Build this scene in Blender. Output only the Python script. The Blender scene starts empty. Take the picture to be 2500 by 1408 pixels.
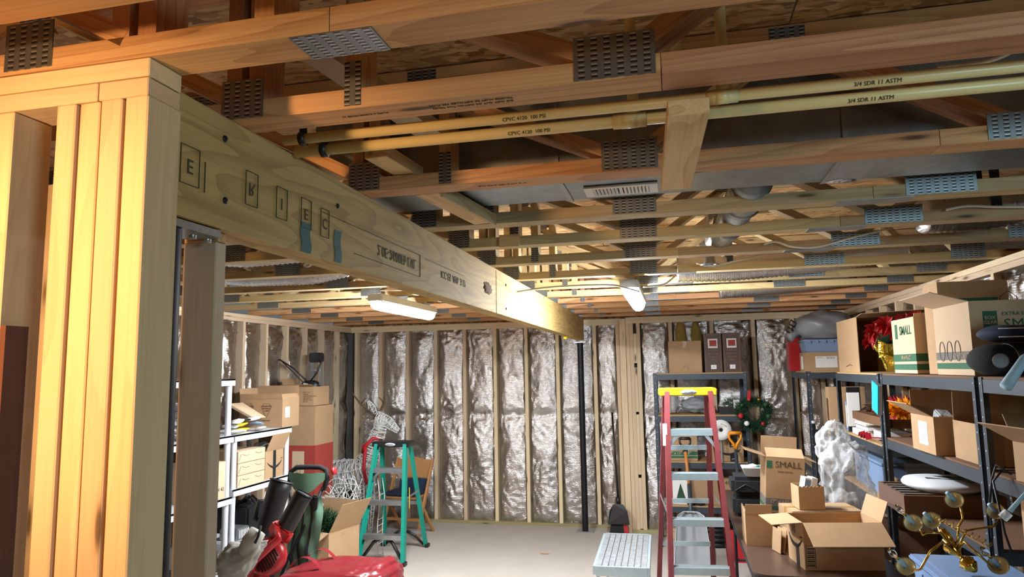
import bpy, bmesh, math, random
from mathutils import Vector, Matrix, Euler, noise
C = bpy.context.scene.collection
PI = math.pi
rnd = random.Random(7)

# ------------------------------------------------------------------ camera
FPX, CX, CY, ZC = 1685.0, 1250.0, 704.0, 1.9
_d = Vector((1645 - CX, CY - 895, FPX)).normalized()
_u = Vector((1000 - CX, CY + 13716, FPX)); _u = (_u - _u.dot(_d) * _d).normalized()
_x = _u.cross(_d)
if _x.x < 0: _x = -_x
# camera axes (right, up, back) written in world coordinates
_right = Vector((_x.x, _d.x, _u.x)); _up = Vector((_x.y, _d.y, _u.y)); _fwd = Vector((_x.z, _d.z, _u.z))
cam_data = bpy.data.cameras.new('camera'); cam = bpy.data.objects.new('camera', cam_data); C.objects.link(cam)
cam_data.sensor_width = 36.0; cam_data.lens = FPX / 2500 * 36.0; cam_data.clip_start = 0.02; cam_data.clip_end = 60
M = Matrix.Identity(4)
for i in range(3):
    M[i][0] = _right[i]; M[i][1] = _up[i]; M[i][2] = -_fwd[i]
M[2][3] = ZC
cam.matrix_world = M
bpy.context.scene.camera = cam

def at(px, py, axis, val):
    """the room point seen at a pixel of the photograph, on the plane x/y/z = val"""
    r = _right * (px - CX) + _up * (CY - py) + _fwd * FPX
    o = Vector((0, 0, ZC)); t = (val - o[axis]) / r[axis]
    return o + r * t

# ------------------------------------------------------------------ world, lights, exposure
sc = bpy.context.scene
sc.view_settings.view_transform = 'Standard'; sc.view_settings.look = 'None'
sc.view_settings.gamma = 1.0; sc.view_settings.use_curve_mapping = False
sc.view_settings.exposure = 0.9
sc.cycles.max_bounces = 6; sc.cycles.diffuse_bounces = 4; sc.cycles.glossy_bounces = 4
sc.cycles.transparent_max_bounces = 12; sc.cycles.transmission_bounces = 5
sc.cycles.caustics_reflective = False; sc.cycles.caustics_refractive = False
sc.cycles.sample_clamp_indirect = 4.0
w = bpy.data.worlds.new('basement_air'); sc.world = w; w.use_nodes = True
w.node_tree.nodes['Background'].inputs[0].default_value = (0.55, 0.62, 0.66, 1)
w.node_tree.nodes['Background'].inputs[1].default_value = 0.12

def light(name, kind, loc, energy, color, size=0.1, size_y=None, rot=(0, 0, 0), spot=None):
    l = bpy.data.lights.new(name, kind); l.energy = energy; l.color = color
    if kind == 'AREA':
        l.shape = 'RECTANGLE'; l.size = size; l.size_y = size_y or size
    else: l.shadow_soft_size = size
    if kind == 'SPOT': l.spot_size = spot; l.spot_blend = 0.9
    o = bpy.data.objects.new(name, l); o.location = loc; o.rotation_euler = rot; C.objects.link(o); return o

EMIT = 150.0                       # the two tube lights' diffusers
# warm work lamp standing behind the camera, left
light('warm_work_lamp', 'POINT', (-1.28, -0.12, 2.14), 14, (1.0, 0.56, 0.24), 0.05)
# the same lamp's reflector, aimed at the framed wall
light('warm_lamp_reflector', 'SPOT', (-1.27, -0.10, 2.13), 72, (1.0, 0.55, 0.25), 0.04, rot=(math.radians(84), 0, math.radians(-6)), spot=math.radians(62))
# cool shop light behind the camera, right
light('cool_shop_light', 'AREA', (2.1, -0.7, 2.12), 21, (0.56, 0.86, 1.0), 0.9, 0.4, (math.radians(84), 0, math.radians(24)))

# ------------------------------------------------------------------ materials
def srgb(h, k=1.0):
    h = h.lstrip('#'); c = [int(h[i:i+2], 16) / 255 for i in (0, 2, 4)]
    return tuple(min(1, ((v / 12.92) if v <= 0.04045 else ((v + 0.055) / 1.055) ** 2.4) * k) for v in c) + (1,)

class NT:
    def __init__(s, name):
        s.m = bpy.data.materials.new(name); s.m.use_nodes = True; s.t = s.m.node_tree; s.n = s.t.nodes
        s.b = s.n['Principled BSDF']
    def add(s, typ, ins=None, **kw):
        nd = s.n.new(typ)
        for k, v in kw.items(): setattr(nd, k, v)
        for k, v in (ins or {}).items(): s.set(nd, k, v)
        return nd
    def set(s, nd, k, v):
        i = nd.inputs[k]
        if isinstance(v, bpy.types.NodeSocket): s.t.links.new(v, i)
        elif isinstance(v, bpy.types.Node): s.t.links.new(v.outputs[0], i)
        else: i.default_value = v
    def math(s, op, a, b=0.0, c=0.0):
        nd = s.n.new('ShaderNodeMath'); nd.operation = op
        for i, v in enumerate((a, b, c)): s.set(nd, i, v)
        return nd.outputs[0]
    def vmath(s, op, a, b):
        nd = s.n.new('ShaderNodeVectorMath'); nd.operation = op
        s.set(nd, 0, a); s.set(nd, 'Scale' if op == 'SCALE' else 1, b); return nd.outputs[0]
    def mix(s, f, a, b, mode='MIX'):
        nd = s.n.new('ShaderNodeMix'); nd.data_type = 'RGBA'; nd.blend_type = mode
        s.set(nd, 0, f); s.set(nd, 6, a); s.set(nd, 7, b); return nd.outputs[2]
    def ramp(s, f, stops, interp='LINEAR'):
        nd = s.n.new('ShaderNodeValToRGB'); nd.color_ramp.interpolation = interp; s.set(nd, 0, f)
        e = nd.color_ramp.elements
        while len(e) < len(stops): e.new(0.5)
        for el, (p, c) in zip(e, stops):
            el.position = p; el.color = c if isinstance(c, tuple) else (c, c, c, 1)
        return nd.outputs[0]
    def bump(s, h, strength=0.3, dist=0.01):
        nd = s.add('ShaderNodeBump', {'Height': h, 'Strength': strength, 'Distance': dist})
        s.set(s.b, 'Normal', nd); return nd
    def coord(s, shuffle=True):
        tc = s.n.new('ShaderNodeTexCoord').outputs['Object']
        if not shuffle: return tc
        r = s.n.new('ShaderNodeObjectInfo').outputs['Random']
        return s.vmath('ADD', tc, s.vmath('SCALE', (37.0, 11.0, 23.0), r))
    def rand(s): return s.n.new('ShaderNodeObjectInfo').outputs['Random']
    def out(s, color=None, rough=None, metal=None, **kw):
        if color is not None: s.set(s.b, 'Base Color', color)
        if rough is not None: s.set(s.b, 'Roughness', rough)
        if metal is not None: s.set(s.b, 'Metallic', metal)
        for k, v in kw.items(): s.set(s.b, k, v)
        return s.m

def wood(name, light, dark, contrast=0.55, ring=16, knots=True, tone=0.3, rough=0.72, figure=(0.9, 7.0, 11.0), rings=9.0):
    s = NT(name); tc = s.n.new('ShaderNodeTexCoord').outputs['Object']; r = s.rand()
    off = s.vmath('SCALE', (9.0, 0.0, 0.0), r)
    c0 = s.vmath('ADD', tc, off)
    rr = s.math('SUBTRACT', r, 0.5)
    cen = s.add('ShaderNodeCombineXYZ', {0: 0.0, 1: s.math('MULTIPLY', rr, 0.16), 2: s.math('ADD', s.math('MULTIPLY', rr, 0.1), 0.055)})
    c1 = s.vmath('ADD', c0, cen)
    c2 = s.vmath('MULTIPLY', c1, (0.16, 1.0, 1.0))
    wv = s.add('ShaderNodeTexWave', {'Vector': c2, 'Scale': ring, 'Distortion': 5.0, 'Detail': 2.0, 'Detail Scale': 0.9, 'Detail Roughness': 0.55}, wave_type='RINGS', rings_direction='X', wave_profile='SAW')
    fib = s.add('ShaderNodeTexNoise', {'Vector': s.vmath('MULTIPLY', c0, (3.0, 150.0, 150.0)), 'Scale': 1.0, 'Detail': 3.0})
    blot = s.add('ShaderNodeTexNoise', {'Vector': s.vmath('MULTIPLY', c0, (2.0, 9.0, 9.0)), 'Scale': 1.0, 'Detail': 3.0})
    fig = s.add('ShaderNodeTexNoise', {'Vector': s.vmath('MULTIPLY', c0, figure), 'Scale': 1.0, 'Detail': 1.5, 'Roughness': 0.4})
    ct = s.math('FRACT', s.math('MULTIPLY', fig.outputs[0], rings))
    line = s.math('POWER', ct, 2.2)
    f = s.math('MULTIPLY', s.math('ADD', s.math('MULTIPLY', line, 0.75), s.math('MULTIPLY', s.math('POWER', wv.outputs['Fac'], 2.5), 0.3)), contrast)
    f = s.math('ADD', f, s.math('MULTIPLY', s.math('SUBTRACT', fib.outputs[0], 0.5), 0.45))
    f = s.math('ADD', f, s.math('MULTIPLY', s.math('SUBTRACT', blot.outputs[0], 0.45), 0.5))
    col = s.mix(s.add('ShaderNodeClamp', {0: f}), light, dark)
    if knots:
        vo = s.add('ShaderNodeTexVoronoi', {'Vector': s.vmath('MULTIPLY', c0, (2.2, 11.0, 11.0)), 'Scale': 1.0, 'Randomness': 1.0})
        k = s.ramp(vo.outputs['Distance'], [(0.0, 1.0), (0.075, 0.9), (0.12, 0.25), (0.2, 0.0)])
        col = s.mix(k, col, tuple(v * 0.22 for v in dark[:3]) + (1,))
    hs = s.add('ShaderNodeHueSaturation', {'Color': col, 'Hue': s.math('ADD', 0.5, s.math('MULTIPLY', rr, 0.02)), 'Saturation': 1.0,
                                          'Value': s.math('ADD', 1.0, s.math('MULTIPLY', rr, tone))})
    s.bump(s.math('ADD', fib.outputs[0], f), 0.18, 0.002)
    return s.out(hs.outputs[0], rough)

def plain(name, col, rough=0.6, metal=0.0, var=0.12, nscale=14, bump=0.05, tone=0.0, **kw):
    s = NT(name); c = s.coord()
    n = s.add('ShaderNodeTexNoise', {'Vector': c, 'Scale': nscale, 'Detail': 4.0})
    dk = tuple(v * (1 - 2 * var) for v in col[:3]) + (1,); lt = tuple(min(1, v * (1 + var)) for v in col[:3]) + (1,)
    cc = s.mix(n.outputs[0], dk, lt)
    if tone:
        hs = s.add('ShaderNodeHueSaturation', {'Color': cc, 'Value': s.math('ADD', 1.0, s.math('MULTIPLY', s.math('SUBTRACT', s.rand(), 0.5), tone))}); cc = hs.outputs[0]
    if bump: s.bump(n.outputs[0], bump, 0.01)
    return s.out(cc, rough, metal, **kw)

M_ = {}
M_['pine'] = wood('pine_lumber', srgb('#dcb885'), srgb('#a67543'), ring=34)
M_['truss'] = wood('truss_lumber', srgb('#d0a06e'), srgb('#965a30'), contrast=0.6, ring=34, rings=15, figure=(0.4, 5.0, 9.0))
M_['truss_olive'] = wood('olive_truss_lumber', srgb('#c2aa7c'), srgb('#8a7048'), contrast=0.5, ring=34, rings=14, figure=(0.4, 5.0, 9.0))  # olive-brown version of the truss lumber, for the middle trusses
M_['stud'] = wood('stud_lumber', srgb('#dfc8a6'), srgb('#b8966a'), contrast=0.22, ring=30)
M_['stud_near'] = wood('near_stud_lumber', srgb('#e2c596'), srgb('#bd935c'), contrast=0.25, tone=0.12, ring=30)
M_['treated'] = wood('sill_lumber', srgb('#a79c6e'), srgb('#7d7350'), contrast=0.3)
M_['lvl'] = wood('laminated_veneer', srgb('#c4a866'), srgb('#8a6c34'), contrast=0.62, ring=6, knots=False, tone=0, figure=(1.1, 7.0, 3.0), rings=10)
M_['shaded_board'] = wood('shaded_board', srgb('#6a4028'), srgb('#45261a'), contrast=0.3)  # shadow at the left stud, put into the wood colour
M_['chairwood'] = wood('chair_beech', srgb('#b47f4d'), srgb('#8d5c33'), contrast=0.3, knots=False)

def osb():
    s = NT('oriented_strand_board'); c = s.coord()
    cols = None
    d = s.add('ShaderNodeTexNoise', {'Vector': c, 'Scale': 6.0, 'Detail': 1.0})
    cw = s.vmath('ADD', c, s.vmath('SCALE', d.outputs['Color'], 0.06))
    a = s.add('ShaderNodeTexVoronoi', {'Vector': s.vmath('MULTIPLY', cw, (13.0, 60.0, 1.0)), 'Scale': 1.0})
    rot = s.add('ShaderNodeMapping', {'Vector': cw}); rot.inputs['Rotation'].default_value = (0, 0, 0.9); rot.inputs['Scale'].default_value = (12, 55, 1)
    b = s.add('ShaderNodeTexVoronoi', {'Vector': rot.outputs[0], 'Scale': 1.0})
    pick = s.add('ShaderNodeTexNoise', {'Vector': c, 'Scale': 16.0, 'Detail': 0.0})
    sa = s.add('ShaderNodeSeparateColor', {0: a.outputs['Color']}); sb = s.add('ShaderNodeSeparateColor', {0: b.outputs['Color']})
    v = s.mix(s.ramp(pick.outputs[0], [(0.47, 0.0), (0.53, 1.0)]), sa.outputs[0], sb.outputs[0])
    col = s.ramp(v, [(0.0, srgb('#7d5a2e')), (0.25, srgb('#ac8150')), (0.6, srgb('#c99d69')), (1.0, srgb('#dcb987'))])
    s.bump(v, 0.3, 0.004)
    return s.out(col, 0.7)
M_['osb'] = osb()

def foil(name, tint, rough=0.24, fine=0.25):
    s = NT(name); c = s.coord()
    n1 = s.add('ShaderNodeTexNoise', {'Vector': c, 'Scale': 38.0, 'Detail': 6.0, 'Roughness': 0.65})
    sx = s.add('ShaderNodeSeparateXYZ', {0: c})
    g1 = s.math('SINE', s.math('MULTIPLY', sx.outputs[0], 420.0)); g2 = s.math('SINE', s.math('MULTIPLY', sx.outputs[2], 420.0))
    g = s.math('MULTIPLY', s.math('ADD', g1, g2), 0.05)
    vo = s.add('ShaderNodeTexVoronoi', {'Vector': s.vmath('MULTIPLY', c, (1.0, 1.0, 0.45)), 'Scale': 22.0}, feature='SMOOTH_F1')
    h = s.math('ADD', s.math('MULTIPLY', n1.outputs[0], 1.0), s.math('ADD', g, s.math('MULTIPLY', vo.outputs[0], 0.8)))
    s.bump(h, fine, 0.02)
    col = s.mix(n1.outputs[0], tuple(v * 0.8 for v in tint[:3]) + (1,), tint)
    return s.out(col, rough, 1.0)
M_['foil'] = foil('foil_faced_insulation', srgb('#dcd8d5'), 0.19, 0.42)
M_['flex'] = foil('flexible_duct_foil', srgb('#c8c6c4'), 0.3, 0.3)

def galv(name, tint, slots):
    s = NT(name); c = s.coord(False)
    n = s.add('ShaderNodeTexNoise', {'Vector': s.coord(), 'Scale': 22.0, 'Detail': 4.0})
    col = s.mix(n.outputs[0], tuple(v * 0.55 for v in tint[:3]) + (1,), tint)
    if slots:
        x = s.add('ShaderNodeSeparateXYZ', {0: c})
        u = s.math('FRACT', s.math('ADD', s.math('DIVIDE', x.outputs[0], 0.0275), 50.0))
        row = s.math('ADD', s.math('DIVIDE', x.outputs[1], 0.0115), 50.0); v = s.math('FRACT', row)
        du = s.math('ABSOLUTE', s.math('SUBTRACT', u, 0.5)); dv = s.math('ABSOLUTE', s.math('SUBTRACT', v, 0.38))
        hole = s.math('MULTIPLY', s.math('LESS_THAN', du, 0.26), s.math('LESS_THAN', dv, 0.2))
        dv2 = s.math('ABSOLUTE', s.math('SUBTRACT', v, 0.75)); tooth = s.math('MULTIPLY', s.math('LESS_THAN', du, 0.22), s.math('LESS_THAN', dv2, 0.13))
        col = s.mix(hole, col, (0.012, 0.010, 0.009, 1)); col = s.mix(s.math('MULTIPLY', tooth, 0.7), col, (0.75, 0.74, 0.7, 1))
        s.bump(s.math('SUBTRACT', tooth, hole), 0.6, 0.003)
        s.set(s.b, 'Metallic', s.math('SUBTRACT', 0.9, s.math('MULTIPLY', hole, 0.9)))
        return s.out(col, 0.42)
    s.bump(n.outputs[0], 0.08, 0.01)
    return s.out(col, 0.42, 0.85)
M_['plate'] = galv('truss_plate_steel', srgb('#969ca0'), True)
M_['duct'] = galv('galvanised_duct_steel', srgb('#a4aaac'), False)
M_['bare_duct'] = galv('bright_duct_steel', srgb('#aeb2b3'), False)

M_['card'] = plain('kraft_cardboard', srgb('#ad8c68'), 0.85, var=0.07, tone=0.18)
M_['card_pale'] = plain('pale_cardboard', srgb('#cbb192'), 0.85, var=0.05, tone=0.12)
M_['card_in'] = plain('cardboard_inside', srgb('#9c7b56'), 0.9, var=0.06, tone=0.1)
M_['card_dark'] = plain('dark_cardboard', srgb('#6b4a31'), 0.85, var=0.08)
M_['concrete'] = plain('basement_concrete', srgb('#bfb5aa'), 0.7, var=0.08, nscale=3.5, bump=0.03)
M_['concrete_wall'] = plain('concrete_wall', srgb('#6d6a66'), 0.9, var=0.15, nscale=3, bump=0.2)
M_['shelf_steel'] = plain('slate_grey_shelf_steel', srgb('#434b53'), 0.45, 0.3, var=0.08)
M_['particle'] = plain('particle_board', srgb('#b99667'), 0.85, var=0.12, nscale=120)
M_['black'] = plain('black_plastic', srgb('#18191b'), 0.45, var=0.1)
M_['black_soft'] = plain('black_fabric', srgb('#1d1e20'), 0.9, var=0.2, nscale=60, bump=0.3)
M_['black_steel'] = plain('black_painted_steel', srgb('#16181c'), 0.5, 0.3, var=0.1)
M_['white_plastic'] = plain('white_plastic', srgb('#cfd2d6'), 0.4, var=0.04)
M_['white_paint'] = plain('white_painted_metal', srgb('#e2e4e4'), 0.35, var=0.03)
M_['paper'] = plain('white_paper', srgb('#e4e2dd'), 0.7, var=0.03)
M_['ink'] = plain('black_ink', srgb('#241f1c'), 0.8, var=0.05, bump=0)
M_['ink_brown'] = plain('brown_ink', srgb('#5a3524'), 0.8, var=0.05, bump=0)
M_['ink_olive'] = plain('faded_stamp_ink', srgb('#4b4128'), 0.8, var=0.1, bump=0)
M_['green_ink'] = plain('green_box_print', srgb('#2f5f46'), 0.8, var=0.06, bump=0)
M_['grey_ink'] = plain('grey_box_print', srgb('#6f6966'), 0.8, var=0.06, bump=0)
M_['red_print'] = plain('red_box_print', srgb('#a13d33'), 0.7, var=0.08)
M_['pipe'] = plain('yellow_cpvc_pipe', srgb('#e3cf93'), 0.35, var=0.04)
M_['green_rail'] = plain('green_fibreglass', srgb('#0f8f7c'), 0.45, var=0.08)
M_['red_rail'] = plain('worn_red_fibreglass', srgb('#8c3a3e'), 0.5, var=0.22, nscale=9)
M_['alu'] = plain('brushed_aluminium', srgb('#b4b7ba'), 0.36, 0.85, var=0.12, nscale=30)
M_['alu_blue'] = plain('ladder_step_aluminium', srgb('#c4d6dc'), 0.38, 0.6, var=0.1, nscale=30)
M_['yellow'] = plain('yellow_plastic', srgb('#e8c21c'), 0.4, var=0.04)
M_['orange'] = plain('orange_plastic', srgb('#e08a12'), 0.4, var=0.05)
M_['shaft'] = wood('shovel_shaft_wood', srgb('#c27b35'), srgb('#9b5a22'), contrast=0.3, knots=False)
M_['brass'] = plain('polished_brass', srgb('#d1a544'), 0.18, 1.0, var=0.1)
M_['gold_foil'] = plain('gold_foil', srgb('#d8bf4c'), 0.2, 1.0, var=0.15, nscale=30, bump=0.8)
M_['red_cloth'] = plain('red_petals', srgb('#b01622'), 0.6, var=0.15)
M_['red_satin'] = plain('dark_red_satin', srgb('#8c1624'), 0.3, var=0.1)
M_['red_plastic'] = plain('red_plastic', srgb('#b3262a'), 0.32, var=0.06)
M_['red_tarp'] = plain('glossy_red_vinyl', srgb('#86262d'), 0.24, var=0.1, nscale=12, bump=0.25)
M_['green_cloth'] = plain('sage_green_fabric', srgb('#5c8168'), 0.85, var=0.1)
M_['canvas'] = plain('dirty_white_canvas', srgb('#aaa69c'), 0.9, var=0.14, nscale=10)
M_['grey_bag'] = plain('grey_plastic_sack', srgb('#85888c'), 0.42, var=0.12, nscale=9, bump=0.4)
M_['tote'] = plain('blue_grey_tote', srgb('#7f95b5'), 0.4, var=0.05)
M_['blue_tote'] = plain('blue_tote', srgb('#86a4cf'), 0.35, var=0.05)
M_['navy'] = plain('navy_fabric', srgb('#23304a'), 0.85, var=0.1)
M_['teal'] = plain('teal_cover', srgb('#1fa3ad'), 0.5, var=0.05)
M_['leaf'] = plain('artificial_needles', srgb('#234a2b'), 0.7, var=0.25)
M_['wire_white'] = plain('white_wire', srgb('#d9d9d6'), 0.5, var=0.04)
M_['bark'] = plain('brown_antler', srgb('#5a4636'), 0.8, var=0.3)
M_['laminate'] = wood('walnut_laminate', srgb('#4f3b30'), srgb('#33251e'), contrast=0.4, knots=False, rough=0.35)
M_['glassy'] = NT('clear_glass').out((1, 1, 1, 1), 0.03, 0.0, **{'Transmission Weight': 1.0, 'IOR': 1.3})
M_['grip_blue'] = plain('pale_blue_wrap', srgb('#9fc3d6'), .6, var=.08)
M_['scoop_grey'] = plain('grey_scoop_plastic', srgb('#7e8082'), .5, var=.08)
M_['choc'] = plain('chocolate_carton', srgb('#4d3226'), .5, var=.06)
M_['lattice'] = plain('tan_lattice_print', srgb('#b98a52'), .6, var=.05)
M_['drawer_brown'] = wood('drawer_brown_wood', srgb('#5e4438'), srgb('#3f2c25'), contrast=.3, knots=False)
M_['platform_slat'] = plain('scuffed_aluminium_slats', srgb('#c0c6ca'), .4, .6, var=.3, nscale=26)
M_['pan'] = plain('cream_brass_pan', srgb('#e0c48c'), .3, .5, var=.1)
def film():
    s = NT('clear_plastic_film'); n = s.add('ShaderNodeTexNoise', {'Vector': s.coord(), 'Scale': 9.0, 'Detail': 6.0, 'Roughness': 0.6})
    s.bump(n.outputs[0], 0.9, 0.03)
    fr = s.add('ShaderNodeLayerWeight', {'Blend': 0.35})
    a = s.math('ADD', s.math('MULTIPLY', fr.outputs['Facing'], 0.55), s.math('MULTIPLY', n.outputs[0], 0.5))
    return s.out(srgb('#e8ebee'), 0.14, 0.0, Alpha=s.add('ShaderNodeClamp', {0: a, 1: 0.08, 2: 0.66}))
M_['film'] = film()
def emit(name, col, k):
    s = NT(name); return s.out(col, 0.5, 0.0, **{'Emission Color': col, 'Emission Strength': k})
M_['tube_glow'] = emit('lit_tube_diffuser', (0.88, 0.94, 1.0, 1), EMIT)

# ------------------------------------------------------------------ helpers
def put(name, me, mat, parent=None, loc=(0, 0, 0), rot=(0, 0, 0)):
    o = bpy.data.objects.new(name, me); C.objects.link(o)
    if mat is not None and not me.materials: me.materials.append(M_[mat] if isinstance(mat, str) else mat)
    if parent is not None: o.parent = parent
    o.location = loc; o.rotation_euler = rot
    return o
def tag(o, label=None, cat=None, group=None, kind=None):
    for k, v in (('label', label), ('category', cat), ('group', group), ('kind', kind)):
        if v: o[k] = v
    return o
def thing(name, label, cat, loc=(0, 0, 0), rz=0.0, group=None, rot=None):
    o = bpy.data.objects.new(name, None); C.objects.link(o); o.location = loc
    o.rotation_euler = rot if rot else (0, 0, rz); o.empty_display_size = 0.05
    return tag(o, label, cat, group)
def struct(name):
    o = bpy.data.objects.new(name, None); C.objects.link(o); o['kind'] = 'structure'; return o
def dup(o, parent=None):
    c = o.copy(); C.objects.link(c); c.parent = parent
    for ch in list(o.children): dup(ch, c)
    return c

_cache = {}
def boxmesh(L, W, T, bev=0.0, mat=None):
    k = (round(L, 4), round(W, 4), round(T, 4), round(bev, 4), mat)
    if k in _cache: return _cache[k]
    bm = bmesh.new(); bmesh.ops.create_cube(bm, size=1)
    for v in bm.verts: v.co = Vector((v.co.x * L, v.co.y * W, v.co.z * T))
    if bev: bmesh.ops.bevel(bm, geom=bm.edges[:], offset=bev, segments=1, affect='EDGES')
    me = bpy.data.meshes.new('box'); bm.to_mesh(me); bm.free()
    if mat: me.materials.append(M_[mat])
    _cache[k] = me; return me
def board(name, p0, p1, w, t, mat, parent=None, side=(0, 0, 1), bev=0.0):
    """a straight piece from p0 to p1; w is its size along `side`, t across"""
    p0 = Vector(p0); p1 = Vector(p1); x = (p1 - p0); L = x.length; x.normalize()
    y = Vector(side); y = (y - y.dot(x) * x).normalized(); z = x.cross(y)
    o = bpy.data.objects.new(name, boxmesh(L, w, t, bev, mat)); C.objects.link(o)
    if parent is not None: o.parent = parent
    R = Matrix((x, y, z)).transposed().to_4x4(); R.translation = (p0 + p1) / 2
    o.matrix_local = R
    return o
def abox(name, lo, hi, mat, parent=None, axis=0, bev=0.0):
    """axis-aligned piece with its grain along axis"""
    lo = Vector(lo); hi = Vector(hi); c = (lo + hi) / 2; s = hi - lo
    p0 = c.copy(); p1 = c.copy(); p0[axis] = lo[axis]; p1[axis] = hi[axis]
    sd = [0, 0, 0]; a = (axis + 1) % 3; sd[a] = 1; b = 3 - axis - a
    return board(name, p0, p1, abs(s[a]), abs(s[b]), mat, parent, sd, bev)

class MB:
    """collects shapes for ONE mesh object"""
    def __init__(s): s.v = []; s.f = []; s.smooth = []
    def _add(s, vs, fs, sm=False):
        o = len(s.v); s.v += [tuple(v) for v in vs]; s.f += [tuple(i + o for i in f) for f in fs]; s.smooth += [sm] * len(fs)
    def box(s, lo, hi, rot=None, piv=None):
        lo = Vector(lo); hi = Vector(hi)
        vs = [Vector((x, y, z)) for x in (lo.x, hi.x) for y in (lo.y, hi.y) for z in (lo.z, hi.z)]
        if rot:
            R = Euler(rot).to_matrix(); p = Vector(piv) if piv else (lo + hi) / 2
            vs = [R @ (v - p) + p for v in vs]
        s._add(vs, [(0, 1, 3, 2), (4, 6, 7, 5), (0, 4, 5, 1), (2, 3, 7, 6), (0, 2, 6, 4), (1, 5, 7, 3)]); return s
    def hexa(s, vs):  # 8 corners: bottom ring then top ring
        s._add(vs, [(3, 2, 1, 0), (4, 5, 6, 7), (0, 1, 5, 4), (1, 2, 6, 5), (2, 3, 7, 6), (3, 0, 4, 7)]); return s
    def bar(s, p0, p1, w, t, side=(0, 0, 1)):
        p0 = Vector(p0); p1 = Vector(p1); x = (p1 - p0).normalized(); y = Vector(side); y = (y - y.dot(x) * x)
        if y.length < 1e-4: y = Vector((1, 0, 0)) if abs(x.x) < 0.9 else Vector((0, 1, 0)); y = y - y.dot(x) * x
        y.normalize(); z = x.cross(y); a = y * w / 2; b = z * t / 2
        s.hexa([p0 - a - b, p0 + a - b, p0 + a + b, p0 - a + b, p1 - a - b, p1 + a - b, p1 + a + b, p1 - a + b]); return s
    def tube(s, pts, r, n=8, cap=True, closed=False):
        pts = [Vector(p) for p in pts]; m = len(pts); rs = r if isinstance(r, (list, tuple)) else [r] * m
        up = Vector((0, 0, 1)); rings = []; prev = None
        for i, p in enumerate(pts):
            if closed: d = pts[(i + 1) % m] - pts[i - 1]
            else: d = pts[min(i + 1, m - 1)] - pts[max(i - 1, 0)]
            if d.length < 1e-9: d = Vector((0, 0, 1))
            d.normalize()
            if prev is None:
                a = d.cross(up)
                if a.length < 0.05: a = d.cross(Vector((1, 0, 0)))
            else: a = prev - prev.dot(d) * d
            a.normalize(); prev = a; b = d.cross(a)
            rings.append([p + (a * math.cos(2 * PI * k / n) + b * math.sin(2 * PI * k / n)) * rs[i] for k in range(n)])
        vs = [q for rg in rings for q in rg]; fs = []
        for i in range(m if closed else m - 1):
            j = (i + 1) % m
            for k in range(n): fs.append((i * n + k, i * n + (k + 1) % n, j * n + (k + 1) % n, j * n + k))
        if cap and not closed: fs.append(tuple(range(n))[::-1]); fs.append(tuple((m - 1) * n + k for k in range(n)))
        s._add(vs, fs, True); return s
    def lathe(s, prof, c=(0, 0, 0), n=16, ax=(0, 0, 1)):
        """prof: (radius, height) pairs around axis ax through c"""
        z = Vector(ax).normalized(); x = z.orthogonal().normalized(); y = z.cross(x); c = Vector(c)
        vs = [c + z * h + (x * math.cos(2 * PI * k / n) + y * math.sin(2 * PI * k / n)) * r for r, h in prof for k in range(n)]
        fs = [(i * n + k, i * n + (k + 1) % n, (i + 1) * n + (k + 1) % n, (i + 1) * n + k) for i in range(len(prof) - 1) for k in range(n)]
        s._add(vs, fs, True); return s
    def poly(s, pts, th):
        """flat panel through 3D points (in order), thickness th"""
        pts = [Vector(p) for p in pts]; n = (pts[1] - pts[0]).cross(pts[2] - pts[1]).normalized() * th / 2; m = len(pts)
        vs = [p + n for p in pts] + [p - n for p in pts]
        fs = [tuple(range(m)), tuple(range(2 * m - 1, m - 1, -1))] + [(i, i + m, (i + 1) % m + m, (i + 1) % m) for i in range(m)]
        s._add(vs, fs); return s
    def grid(s, fn, nu, nv, smooth=True):
        vs = [fn(i / nu, j / nv) for j in range(nv + 1) for i in range(nu + 1)]
        fs = [(j * (nu + 1) + i, j * (nu + 1) + i + 1, (j + 1) * (nu + 1) + i + 1, (j + 1) * (nu + 1) + i) for j in range(nv) for i in range(nu)]
        s._add(vs, fs, smooth); return s
    def blob(s, c, r, nz=0.15, sc=2.0, nu=28, nv=18, seed=0, flat=None, fold=0.0):
        """a lumpy closed bag-like body: r = three radii"""
        c = Vector(c)
        def fn(u, v):
            th = u * 2 * PI; ph = v * PI
            d = Vector((math.sin(ph) * math.cos(th), math.sin(ph) * math.sin(th), math.cos(ph)))
            k = 1 + nz * noise.noise(d * sc + Vector((seed, 0, 0))) + nz * 0.5 * noise.noise(d * sc * 2.7 + Vector((seed, 5, 0)))
            if fold: k += fold * abs(noise.noise(d * sc * 4 + Vector((seed, 9, 3))))
            p = Vector((d.x * r[0] * k, d.y * r[1] * k, d.z * r[2] * k))
            if flat is not None and p.z < flat: p.z = flat + (p.z - flat) * 0.08
            return c + p
        return s.grid(fn, nu, nv)
    def build(s, name, mat, parent=None, loc=(0, 0, 0), rot=(0, 0, 0), bev=0.0, sub=0):
        me = bpy.data.meshes.new(name); me.from_pydata(s.v, [], s.f)
        for p, sm in zip(me.polygons, s.smooth): p.use_smooth = sm
        bm = bmesh.new(); bm.from_mesh(me); bmesh.ops.remove_doubles(bm, verts=bm.verts, dist=1e-5)
        bmesh.ops.recalc_face_normals(bm, faces=bm.faces)
        if bev: bmesh.ops.bevel(bm, geom=[e for e in bm.edges if len(e.link_faces) == 2 and e.calc_face_angle(0) > 0.6], offset=bev, segments=2, affect='EDGES')
        bm.to_mesh(me); bm.free(); me.update()
        o = put(name, me, mat, parent, loc, rot)
        if sub:
            md = o.modifiers.new('smooth', 'SUBSURF'); md.levels = sub; md.render_levels = sub
        return o

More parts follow.
